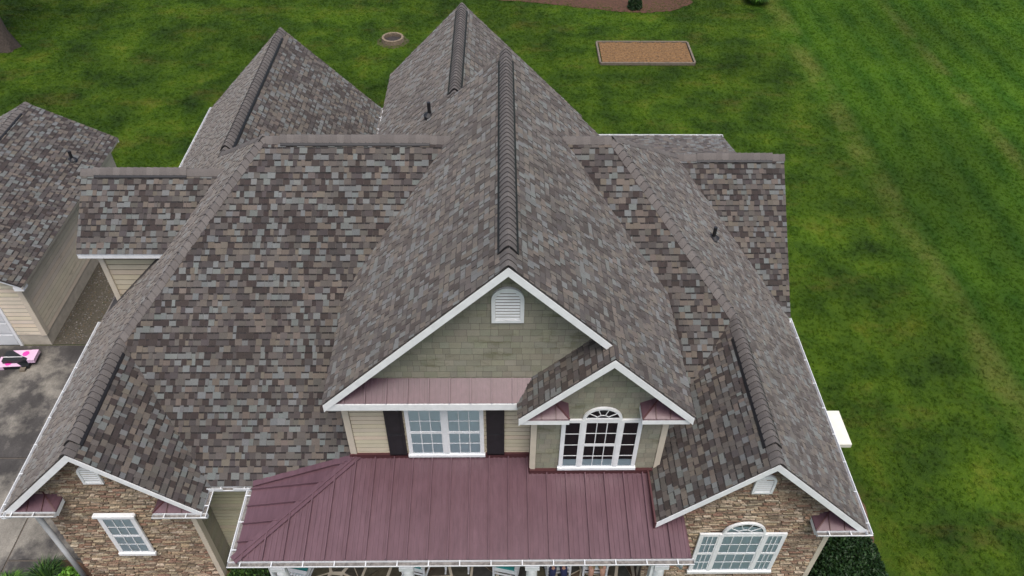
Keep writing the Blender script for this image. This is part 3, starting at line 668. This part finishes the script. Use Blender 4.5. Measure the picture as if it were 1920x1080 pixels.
# porch: beam, columns, floor
MB().box((xPl + .15, 7.72, 3.20), (3.72, 7.92, 3.54)).build('porch_beam', 'white', house)
MB().box((xPl + .1, 7.72, 3.52), (3.7, 9.8, 3.55)).build('porch_ceiling', 'white', house)
for x in (-4.52, -1.93, .63, 3.27):
    c = MB().tube([(x, 7.82, .45 + 2.75 * k / 8) for k in range(9)], [.125, .128, .13, .13, .128, .124, .118, .112, .106], 24).build('porch_column', 'white', house, True)
    MB().box((x - .16, 7.66, .45), (x + .16, 7.98, .58)).build('base_block', 'white', c); MB().box((x - .145, 7.675, 3.08), (x + .145, 7.965, 3.2)).build('capital', 'white', c)
MB().box((3.06, 7.72, .45), (3.12, 7.86, 3.2)).box((-4.72, 7.72, .45), (-4.68, 7.9, 3.2)).build('trim_post', 'white', house)
MB().box((3.22, 8.66, .45), (3.34, 9.0, 3.4)).build('corner_board', 'beige', house)
pf = MB().box((xPl + .1, 7.45, 0), (3.75, 9.85, .42)).build('porch_floor', 'beige', house)
flags = []; gx, gy = 18, 5; pts = {}
for i in range(gx + 1):
    for j in range(gy + 1):
        pts[i, j] = (xPl + .12 + 8.9 * i / gx + (U(-.17, .17) if 0 < i < gx else 0), 7.47 + 2.36 * j / gy + (U(-.15, .15) if 0 < j < gy else 0))
FLAG = [(.075, .065, .045), (.06, .055, .04), (.085, .06, .04), (.05, .05, .045), (.09, .078, .05)]
fr = Frame((0, 0, .42), (1, 0, 0), (0, 1, 0))
for i in range(gx):
    for j in range(gy):
        q = [pts[i, j], pts[i + 1, j], pts[i + 1, j + 1], pts[i, j + 1]]; cx = sum(p[0] for p in q) / 4; cy = sum(p[1] for p in q) / 4
        def ins(p): d = math.hypot(p[0] - cx, p[1] - cy); k = 1 - .03 / d; return (cx + (p[0] - cx) * k, cy + (p[1] - cy) * k)
        q = [ins(p) for p in q]
        if R() < .55: h_ = R() < .5; sp = [[q[0], q[1], q[2]], [q[0], q[2], q[3]]] if h_ else [[q[0], q[1], q[3]], [q[1], q[2], q[3]]]
        else: sp = [q]
        for s_ in sp:
            if len(sp) == 2: cx = sum(p[0] for p in s_) / 3; cy = sum(p[1] for p in s_) / 3; s_ = [ins(p) for p in s_]
            V, F = piece(fr, s_, lambda A, B: .03, -.002, .008); mesh('flagstone', V, F, 'flag', pf, [jit(random.choice(FLAG))] * len(V))
# downspouts
def downspout(pts, r=.05):
    d = MB().tube(pts, r, 12).build('downspout', 'gutter', house, True); return d
downspout([(-9.95, 8.78, zLe - .2), (-9.98, 8.9, zLe - .32), (-10.0, 9.05, zLe - .5), (-10.0, 9.07, 1.5), (-10.0, 9.07, .15)], .06)
downspout([(-10.30, 8.68, zLe - .12), (-10.28, 8.8, zLe - .3), (-10.02, 9.0, zLe - .45)], .05)
downspout([(3.62, 7.60, zP - .1), (3.62, 7.62, zP - .3), (3.5, 7.95, zP - .55), (3.45, 8.5, zP - .7), (3.45, 8.55, .2)], .045)
downspout([(7.55, 14.3, zRe - .05), (7.6, 14.36, zRe - .3), (7.3, 14.36, zRe - .6), (7.22, 14.36, .2)], .05)

# ---------------------------------------------------------------- detached garage
gar = empty('garage', (-16.4, 20.5, 0), 'small detached garage with beige siding and grey shingle roof beside the gravel strip', 'garage')
keep = FACES; FACES = {}
zg0, pg, xgr, xge, yg0, yg1 = 2.75, .53, -16.43, -13.72, 16.52, 24.3
zgr = zg0 + pg * (xge - xgr)
face('r', [(xge, yg0), (xge, yg1), (xgr, yg1), (xgr, yg0)], (-1, 0), pg, (xge, 0, zg0))
face('l', [(xgr, yg0), (xgr, yg1), (2 * xgr - xge, yg1), (2 * xgr - xge, yg0)], (1, 0), pg, (xgr, 0, zgr))
gr = MB()
for f in FACES.values(): gr.prism([f['fr'].at(a, b, -.004) for a, b in f['uv']], -f['fr'].n * .06)
gr = gr.build('roof', 'deck', gar)
lay(shingles(FACES.values(), 1.0), 'shingle', 'shingle_field', 'shingle', gr, 300)
ridge(gr, (xgr, yg0 - .02, zgr), (xgr, yg1, zgr), pg, pg, (.3, 7.3), step=.17)
pipe(gr, FACES['r'], -14.42, 22.35, .36, .05)
xl = 2 * xgr - xge + .3
wl = MB().prism([(-14.03, 16.8, 0), (xl, 16.8, 0), (xl, 16.8, 2.75), (xgr, 16.8, zgr - .12), (-14.03, 16.8, 2.75)], (0, 7.25, 0)).build('wall', 'found', gar)
SG = [(.66, .59, .46), (.68, .60, .47)]
MB().box((-14.035, 16.9, .47), (-14.022, 24.0, 2.72)).box((-17.6, 16.792, .47), (-14.1, 16.803, 3.0)).build('lap_shade_backing', 'joint_shade', wl)  # dark sheet behind the boards, painted in place of shade under the laps
siding(Frame((-14.02, 0, 0), (0, 1, 0), (0, 0, 1)), [(16.92, .47), (24.0, .47), (24.0, 2.72), (16.92, 2.72)], wl, SG, .162, .012)
siding(FX(16.79), [(-14.9, .47), (-14.14, .47), (-14.14, 2.85), (-14.9, 3.1)], wl, SG, .162)
siding(FX(16.79), [(-17.6, 2.1), (-14.9, 2.1), (-14.9, 3.1), (xgr, zgr - .15), (-17.6, 3.5)], wl, SG, .162)
MB().box((-14.15, 16.745, .47), (-13.985, 16.92, 2.75)).build('corner_board', 'beige', gar)
rake(gar, (xge, zg0), (xgr, zgr), yg0 + .02, .12); rake(gar, (2 * xgr - xge, zg0), (xgr, zgr), yg0 + .02, .12); rake(gar, (xge, zg0), (xgr, zgr), yg1 - .05, .12)
MB().box((xge - .03, yg0, zg0 - .11), (xge - .005, yg1, zg0 - .03)).build('fascia', 'beige', gar)
MB().box((xge - .3, yg0 + .03, zg0 - .22), (xge - .02, yg0 + .28, zg0 - .08)).build('soffit_return', 'white', gar)
gd = MB().box((-17.5, 16.76, .03), (-14.98, 16.79, 2.05)).build('garage_door', 'gutter', gar)
for k in range(4):
    for j in range(4): MB().box((-17.45 + .625 * j, 16.745, .08 + .5 * k), (-16.9 + .625 * j, 16.76, .48 + .5 * k)).build('door_panel', 'gutter', gd)
MB().box((-14.98, 16.74, 0), (-14.9, 16.80, 2.15)).box((-17.6, 16.74, 2.06), (-14.9, 16.80, 2.15)).build('door_trim', 'white', gar)
FACES = keep

# ---------------------------------------------------------------- garden things
bed = empty('garden_bed', (7.17, 36.35, 0), 'rectangular raised garden bed of straw mulch edged with weathered timbers', 'garden bed')
x0, x1, y0, y1 = 4.86, 9.48, 35.22, 37.5
mb = MB(); nx, ny = 40, 20; V = [Vector((x0 + .1 + (x1 - x0 - .2) * i / nx, y0 + .1 + (y1 - y0 - .2) * j / ny, .10 + U(-.02, .025))) for j in range(ny + 1) for i in range(nx + 1)]
mb.add(V, [(j * (nx + 1) + i, j * (nx + 1) + i + 1, (j + 1) * (nx + 1) + i + 1, (j + 1) * (nx + 1) + i) for j in range(ny) for i in range(nx)]).build('mulch', 'bedsoil', bed)
for a, b in (((x0, y0), (7.2, y0)), ((7.22, y0), (x1, y0)), ((x0, y1), (7.1, y1)), ((7.12, y1), (x1, y1)), ((x0, y0 + .07), (x0, y1 - .07)), ((x1, y0 + .07), (x1, y1 - .07))):
    MB().bar((*a, .06), (*b, .065), .09, .13).build('timber', 'timber', bed)
pit = empty('fire_pit', (-5.47, 37.7, 0), 'round fire pit ring of tan concrete blocks on the back lawn', 'fire pit')
for row, (zb, r0) in enumerate(((0, .56), (.115, .55))):
    for k in range(16):
        a0 = 2 * math.pi * (k + .5 * row) / 16 + .02; a1 = a0 + 2 * math.pi / 16 - .03; ri, ro = r0 - .11, r0
        q = [(-5.47 + r * math.cos(a), 37.7 + r * math.sin(a), zb) for r, a in ((ri, a0), (ro, a0), (ro, (a0 + a1) / 2), (ro, a1), (ri, a1), (ri, (a0 + a1) / 2))]
        MB().prism(q, (0, 0, .11)).build('block', 'block', pit)
MB().tube([(-5.47, 37.7, .0), (-5.47, 37.7, .05), (-5.47, 37.7, .07)], [.445, .445, .1], 20).build('ash_bed', 'ash', pit)
MB().box((8.35, 12.83, -.05), (9.79, 14.01, .12)).build('white_slab', 'slab'); tag(bpy.data.objects['white_slab'], 'flat white slab on the grass just past the right eave', 'slab')
bun = empty('shingle_bundle', (-14.6, 16.0, .02), 'pink and black wrapped shingle bundle lying on top on the driveway', 'bundle', 'shingle bundles on the driveway')
def bundle(e, c, rz, z, L=.95, W=.42, H=.12, patches=True):
    M_ = Matrix.Translation(c) @ Matrix.Rotation(rz, 4, 'Z')
    def B(a, b, mat, nm): o = MB().box(a, b); o.V = [M_ @ v for v in o.V]; o.build(nm, mat, e)
    B((-L / 2, -W / 2, z), (L * .28, W / 2, z + H), 'blackwrap', 'wrapped_stack'); B((L * .282, -W / 2 - .004, z - .002), (L / 2, W / 2 + .004, z + H + .004), 'pink', 'wrapped_end')
    o = MB().add([(-L * .3, W / 2, z + H + .003), (L * .28, W / 2, z + H + .003), (L * .28, -W * .3, z + H + .003), (L * .05, -W * .05, z + H + .003)], [(3, 2, 1, 0)]); o.V = [M_ @ v for v in o.V]; o.build('pink_print', 'pink', e)
    o = MB().tube([(L * .16, .06, z + H + .003), (L * .16, .06, z + H + .006)], .10, 14); o.V = [M_ @ v for v in o.V]; o.build('pink_emblem', 'hotpink', e)
    o = MB().bar((-L / 2, -W * .12, z + H + .003), (L * .1, -W * .16, z + H + .003), .02, .004); o.V = [M_ @ v for v in o.V]; o.build('white_stripe', 'sock', e)
bundle(bun, (-14.62, 16.12, 0), .05, .14)
b2 = empty('shingle_bundle', (-14.75, 15.9, .02), 'lower pink and black shingle bundle sticking out under the top one', 'bundle', 'shingle bundles on the driveway')
bundle(b2, (-14.78, 15.98, 0), 3.2, .015)
gb = MB().box((-14.55, 15.66, .012), (-14.38, 15.80, .10)); gb.V[4:] = [v + Vector((.02, .02, 0)) for v in gb.V[4:]]
tag(gb.build('cardboard_box', 'timber'), 'small tan box in front of the pink bundles', 'box')

# ---------------------------------------------------------------- plants
def leaves(name, parent, n, sample, size, pal, up=.4):
    V, F, C = [], [], []
    for i in range(n):
        p = Vector(sample()); s = U(*size); a = Vector((U(-1, 1), U(-1, 1), U(-1, 1))).normalized(); nn = (a + Vector((0, 0, up))).normalized()
        t = nn.cross(Vector((U(-1, 1), U(-1, 1), .3))).normalized(); b = nn.cross(t); k = len(V)
        V += [p - t * s, p + b * s * .5 + nn * s * .12, p + t * s, p - b * s * .5 + nn * s * .12]; F += [(k, k + 1, k + 2, k + 3)]; C += [jit(random.choice(pal), .25)] * 4
    return mesh(name, V, F, 'leaf', parent, C)
DG = [(.012, .034, .008), (.018, .045, .010), (.009, .026, .007)]; MG = [(.035, .085, .014), (.05, .11, .015), (.025, .065, .012)]; LG = [(.09, .22, .02), (.07, .17, .018), (.12, .25, .03)]
def stems(parent, c, n, h, sp):
    mb = MB()
    for i in range(n): a = U(0, 6.28); mb.tube([(c[0], c[1], c[2]), (c[0] + sp * .5 * math.cos(a), c[1] + sp * .5 * math.sin(a), c[2] + h * .5), (c[0] + sp * math.cos(a), c[1] + sp * math.sin(a), c[2] + h)], [.02, .012, .005], 5)
    mb.build('stem', 'bark', parent)
def bush(name, label, c, rad, h, n, size, pal, boxy=2.6):
    e = empty(name, (c[0], c[1], 0), label, 'shrub')
    def smp():
        while True:
            x, y, z = U(-1, 1), U(-1, 1), U(0, 1); d = (abs(x) ** boxy + abs(y) ** boxy + abs(z * .98) ** boxy)
            lump = .86 + .16 * math.sin(x * 5 + c[0]) * math.sin(y * 6 + c[1]) * math.cos(z * 4)
            if .30 < d < lump + .12: return (c[0] + x * rad[0], c[1] + y * rad[1], .03 + z * h)
    leaves('foliage', e, n, smp, size, pal); stems(e, (c[0], c[1], 0), 7, h * .8, min(rad) * .7); return e
bush('hedge_shrub', 'big dark clipped shrub at the right front corner of the house', (8.15, 8.75), (.95, 1.35), 1.1, 30000, (.03, .06), DG, 4)
bush('hedge_shrub', 'dark shrub peeking out under the right eave near the white slab', (8.35, 11.85), (.85, .55), .95, 12000, (.03, .06), DG, 3)
bush('round_shrub', 'small dark shrub in the reddish mulch bed at the far lawn edge', (7.35, 41.75), (.42, .42), .75, 2500, (.03, .06), DG, 2)
bush('leafy_shrub', 'bright green leafy shrub at the foot of the left downspout', (-10.30, 9.02), (.25, .25), .55, 900, (.03, .065), LG, 2)
bush('low_shrub', 'dark low shrub growing against the left stone wall', (-9.55, 8.75), (.55, .3), .4, 2500, (.02, .05), DG, 2)
bush('ground_cover', 'low dark green plants in the nook beside the porch', (-6.0, 9.1), (.65, .55), .35, 3500, (.02, .05), DG + MG, 2)
def clump(name, label, c, rad, h, n, pal, wd=.012):
    e = empty(name, (c[0], c[1], 0), label, 'plant'); V, F, C = [], [], []
    for i in range(n):
        a = U(0, 6.28); r = rad * math.sqrt(R()) * .5; p = Vector((c[0] + r * math.cos(a), c[1] + r * math.sin(a), 0)); a += U(-.5, .5); o = Vector((math.cos(a), math.sin(a), 0)); s = Vector((-o.y, o.x, 0)) * wd; L_ = U(.6, 1.1); k = len(V)
        m1 = p + o * rad * .3 * L_ + Vector((0, 0, h * .8 * L_)); m2 = p + o * rad * .75 * L_ + Vector((0, 0, h * U(.55, .95) * L_))
        V += [p - s, p + s, m1 + s, m1 - s, m2]; F += [(k, k + 1, k + 2, k + 3), (k + 3, k + 2, k + 4)]; C += [jit(random.choice(pal), .25)] * 5
    mesh('blades', V, F, 'leaf', e, C); return e
clump('grass_clump', 'round clump of strappy green leaves at the top edge of the lawn', (14.3, 42.6), .75, .55, 900, MG + LG[:2], .02)
clump('grass_clump', 'wispy dark green grassy plant left of the downspout on the driveway edge', (-10.85, 9.0), .5, .5, 700, DG + MG, .008)
clump('grass_clump', 'small tuft of green and yellow weeds at the bottom left corner', (-11.75, 8.95), .35, .25, 300, MG + LG, .008)
def tree(label, c, r0, h, crown, n, lean=(0, 0)):
    e = empty('tree', (c[0], c[1], 0), label, 'tree'); mb = MB(); N_ = 18; K = 9; V = []
    for i in range(K + 1):
        t = i / K; z = h * t; rr = r0 * (1 - .6 * t) * (1 + .45 * max(0, .10 - t) / .10)
        for k in range(N_):
            a = 2 * math.pi * k / N_; q = rr * (1 + .07 * math.sin(3 * a + i) + .05 * math.sin(7 * a) + (.18 * math.sin(5 * a) if i == 0 else 0)); V.append((c[0] + q * math.cos(a) + lean[0] * t, c[1] + q * math.sin(a) + lean[1] * t, z - (.05 if i == 0 else 0)))
    mb.add(V, [(i * N_ + k, i * N_ + (k + 1) % N_, (i + 1) * N_ + (k + 1) % N_, (i + 1) * N_ + k) for i in range(K) for k in range(N_)])
    tops = []
    for i in range(9):
        a = 2 * math.pi * i / 9 + U(-.2, .2); z = h * U(.75, 1); q = Vector((c[0] + lean[0], c[1] + lean[1], z)); r = crown * U(.5, .8); p = q + Vector((r * math.cos(a), r * math.sin(a), crown * U(.5, 1.3))); tops.append(p); mb.tube([q, (q + p) / 2 + Vector((0, 0, .2)), p], [r0 * .3, r0 * .17, .03], 7)
    mb.build('trunk', 'bark', e, True)
    def smp():
        p = random.choice(tops); return p + Vector((random.gauss(0, 1), random.gauss(0, 1), random.gauss(0, .8))) * crown * .28
    leaves('crown', e, n, smp, (.08, .16), MG); return e
tree('tall tree with a thick grey brown trunk at the left end of the far lawn', (-24.5, 36.8), .36, 8.0, 2.8, 9000, (-.4, .3))
tree('slender young tree standing in the reddish mulch bed', (9.65, 43.2), .14, 5.5, 1.2, 3000, (.3, .8))

# ---------------------------------------------------------------- porch furniture and people
def chair(label, c, rz):
    e = empty('rocking_chair', (c[0], c[1], .45), label, 'rocking chair', 'rocking chairs on the porch'); M_ = Matrix.Translation((c[0], c[1], .45)) @ Matrix.Rotation(rz, 4, 'Z')
    def put(mb, nm, mat='white'): mb.V = [M_ @ v for v in mb.V]; mb.build(nm, mat, e)
    for s in (-1, 1):
        x = .27 * s
        put(MB().tube([(x, -.42 + .88 * k / 8, .035 + .10 * (2 * k / 8 - 1) ** 2) for k in range(9)], .022, 6), 'runner')
        put(MB().bar((x, -.27, .07), (x, -.27, .64), .045), 'leg'); put(MB().bar((x, .22, .06), (x, .40, 1.10), .045), 'leg'); put(MB().bar((x, -.33, .66), (x, .30, .64), .08, .025), 'arm')
    for k in range(7): put(MB().bar((-.27, -.27 + .075 * k, .43 - .008 * k), (.27, -.27 + .075 * k, .43 - .008 * k), .06, .02), 'seat_slat')
    for k in range(6): x = -.21 + .084 * k; put(MB().bar((x, .24, .42), (x, .385, 1.04), .045, .014, (0, 1, 0)), 'back_slat')
    put(MB().bar((-.29, .395, 1.07), (.29, .395, 1.07), .03, .09), 'top_rail'); put(MB().bar((-.27, -.27, .22), (.27, -.27, .22), .03), 'stretcher'); put(MB().bar((-.27, -.285, .40), (.27, -.285, .40), .02, .06), 'front_rail')
    q = MB().box((-.23, -.24, .445), (.23, .2, .51)); put(q, 'cushion', 'teal')
chair('white slatted rocking chair turned sideways nearest the left porch column', (-4.72, 8.98, 0), 1.35)
chair('white rocking chair with teal cushion behind the second porch column', (-2.0, 9.12, 0), -.25)
chair('white rocking chair seen between the second and third porch columns', (-1.05, 9.30, 0), 0)
chair('white rocking chair with teal cushion left of the third porch column', (.14, 9.06, 0), -.22)
chair('white rocking chair under the person in navy', (1.32, 9.12, 0), .1); chair('white rocking chair under the person in khaki', (2.22, 9.12, 0), -.05)
def person(label, c, top, leg, legend, arm_in):
    """seated, facing the camera; skeleton grown with a skin modifier"""
    e = empty('person', (c[0], c[1], .45), label, 'person'); x, y = c; z = .45
    def grow(nm, joints, edges, mat, root=0, lv=2):
        me = bpy.data.meshes.new(nm); me.from_pydata([j[0] for j in joints], edges, []); me.materials.append(MT[mat]); o = bpy.data.objects.new(nm, me); COL.objects.link(o)
        sk = o.modifiers.new('skin', 'SKIN'); sk.use_smooth_shade = True
        for v, j in zip(me.skin_vertices[0].data, joints): v.radius = (j[1], j[2] if len(j) > 2 else j[1])
        me.skin_vertices[0].data[root].use_root = True
        sb = o.modifiers.new('sub', 'SUBSURF'); sb.levels = lv; sb.render_levels = lv; adopt(o, e); return o
    P = lambda a, b, h: (x + a, y + b, z + h)
    J = [(P(0, .02, .58), .16, .13), (P(0, .06, .80), .15, .11), (P(0, .08, 1.0), .16, .11), (P(0, .06, 1.12), .06), (P(0, .03, 1.20), .055),
         (P(-.19, .07, 1.02), .06), (P(-.26, -.02, .78), .045), (P(.19, .07, 1.02), .06), (P(.26, -.02, .78), .045)]
    Ed = [(0, 1), (1, 2), (2, 3), (3, 4), (2, 5), (5, 6), (2, 7), (7, 8)]
    for s in (-1, 1):
        k = len(J); J += [(P(.10 * s, 0, .56), .10), (P(.13 * s, -.40, .56), .075), (P(.14 * s, -.40, .30), .058), (P(.14 * s, -.36, .09), .042), (P(.15 * s, -.50, .045), .04)]; Ed += [(0, k), (k, k + 1), (k + 1, k + 2), (k + 2, k + 3), (k + 3, k + 4)]
    for s, b in ((-1, 6), (1, 8)):
        k = len(J); J += [(P((.26 - arm_in) * s, -.26, .66), .034), (P((.22 - arm_in) * s, -.34, .665), .03, .016)]; Ed += [(b, k), (k, k + 1)]
        for q in range(5): J.append((P((.22 - arm_in) * s + (q - 2) * .02, -.41 - .012 * (2 - abs(q - 2)), .66), .009)); Ed.append((k + 1, len(J) - 1))
    grow('body', J, Ed, 'skin')
    grow('head', [(P(0, .03, 1.22), .07), (P(0, .0, 1.30), .085, .10), (P(0, .01, 1.38), .08, .095), (P(0, -.10, 1.30), .018), (P(-.085, .02, 1.31), .018), (P(.085, .02, 1.31), .018)], [(0, 1), (1, 2), (1, 3), (1, 4), (1, 5)], 'skin')
    grow('hair', [(P(0, .05, 1.33), .09, .085), (P(0, .03, 1.40), .088, .085), (P(0, .0, 1.43), .07, .07)], [(0, 1), (1, 2)], 'hair')
    for s in (-1, 1): MB().tube([P(.034 * s, -.082, 1.325), P(.034 * s, -.095, 1.325)], .011, 8).build('eye', 'dark', e)
    MB().box(P(-.028, -.099, 1.245), P(.028, -.08, 1.252)).build('mouth', 'hair', e)
    grow('shirt', [(P(0, .02, .60), .185, .155), (P(0, .06, .80), .175, .135), (P(0, .08, 1.0), .18, .13), (P(0, .065, 1.07), .09), (P(-.20, .07, 1.02), .08), (P(-.255, .0, .84), .065), (P(.20, .07, 1.02), .08), (P(.255, .0, .84), .065)], [(0, 1), (1, 2), (2, 3), (2, 4), (4, 5), (2, 6), (6, 7)], top)
    lj = [(P(0, .03, .57), .17, .13)]; le = []
    for s in (-1, 1):
        k = len(lj); lj += [(P(.10 * s, 0, .57), .12), (P(.13 * s, -.41, .565), .092)]; le += [(0, k), (k, k + 1)]
        if legend == 'long': lj += [(P(.14 * s, -.41, .32), .078), (P(.14 * s, -.37, .13), .07)]; le += [(k + 1, k + 2), (k + 2, k + 3)]
    grow('trousers', lj, le, leg)
    for s in (-1, 1):
        grow('shoe', [(P(.145 * s, -.34, .05), .05, .05), (P(.15 * s, -.46, .045), .05, .04), (P(.155 * s, -.56, .035), .042, .03)], [(0, 1), (1, 2)], 'shoe')
        if legend != 'long': grow('sock', [(P(.14 * s, -.365, .22), .05), (P(.14 * s, -.36, .10), .05)], [(0, 1)], 'sock')
person('person in navy clothes with bare forearms seated on the porch', (1.32, 9.12), 'navy', 'navy', 'long', .10)
person('person in khaki shorts and white socks seated on the porch', (2.22, 9.12), 'grey', 'khaki', 'short', .06)

# ---------------------------------------------------------------- grass
def grass():
    V, F = [], []
    for i in range(11):
        a = U(0, 6.28); r = U(0, .05); p = Vector((r * math.cos(a * 3), r * math.sin(a * 3), 0)); o = Vector((math.cos(a), math.sin(a), 0)); s = Vector((-o.y, o.x, 0)) * .006; h = U(.03, .07); k = len(V)
        V += [p - s, p + s, p + o * h * .7 + Vector((0, 0, h))]; F += [(k, k + 1, k + 2)]
    me = bpy.data.meshes.new('grass_tuft'); me.from_pydata([tuple(v) for v in V], [], F); me.materials.append(MT['blade'])
    to = bpy.data.objects.new('grass_tuft', me)
    regs = [[(-30, 24.6), (12, 24.6), (12, 46), (-30, 46)], [(9.7, 6), (26, 6), (34, 24.6), (7.7, 24.6), (9.7, 12)], [(12, 24.6), (34, 24.6), (42, 46), (12, 46)]]
    V, F = [], []
    for q in regs: k = len(V); V += [(a, b, -.02) for a, b in q]; F.append(tuple(range(k, k + len(q))))
    g = mesh('grass', V, F, 'lawn'); tag(g, 'short mown green grass covering the lawn', 'grass', kind='stuff')
    ng = bpy.data.node_groups.new('grass_scatter', 'GeometryNodeTree'); ng.interface.new_socket('Geometry', in_out='INPUT', socket_type='NodeSocketGeometry'); ng.interface.new_socket('Geometry', in_out='OUTPUT', socket_type='NodeSocketGeometry')
    N = ng.nodes.new; L = ng.links.new; gi, go = N('NodeGroupInput'), N('NodeGroupOutput'); ds = N('GeometryNodeDistributePointsOnFaces'); ds.inputs['Density'].default_value = 95
    oi = N('GeometryNodeObjectInfo'); oi.inputs[0].default_value = to; oi.inputs['As Instance'].default_value = True; ip = N('GeometryNodeInstanceOnPoints')
    rr = N('FunctionNodeRandomValue'); rr.data_type = 'FLOAT_VECTOR'; rr.inputs[0].default_value = (0, 0, 0); rr.inputs[1].default_value = (.2, .2, 6.28); rs = N('FunctionNodeRandomValue'); rs.data_type = 'FLOAT'; rs.inputs[2].default_value = .6; rs.inputs[3].default_value = 1.5
    L(gi.outputs[0], ds.inputs[0]); L(ds.outputs[0], ip.inputs[0]); L(oi.outputs['Geometry'], ip.inputs['Instance']); L(rr.outputs[0], ip.inputs['Rotation']); L(rs.outputs[1], ip.inputs['Scale']); L(ip.outputs[0], go.inputs[0])
    g.modifiers.new('scatter', 'NODES').node_group = ng
grass()
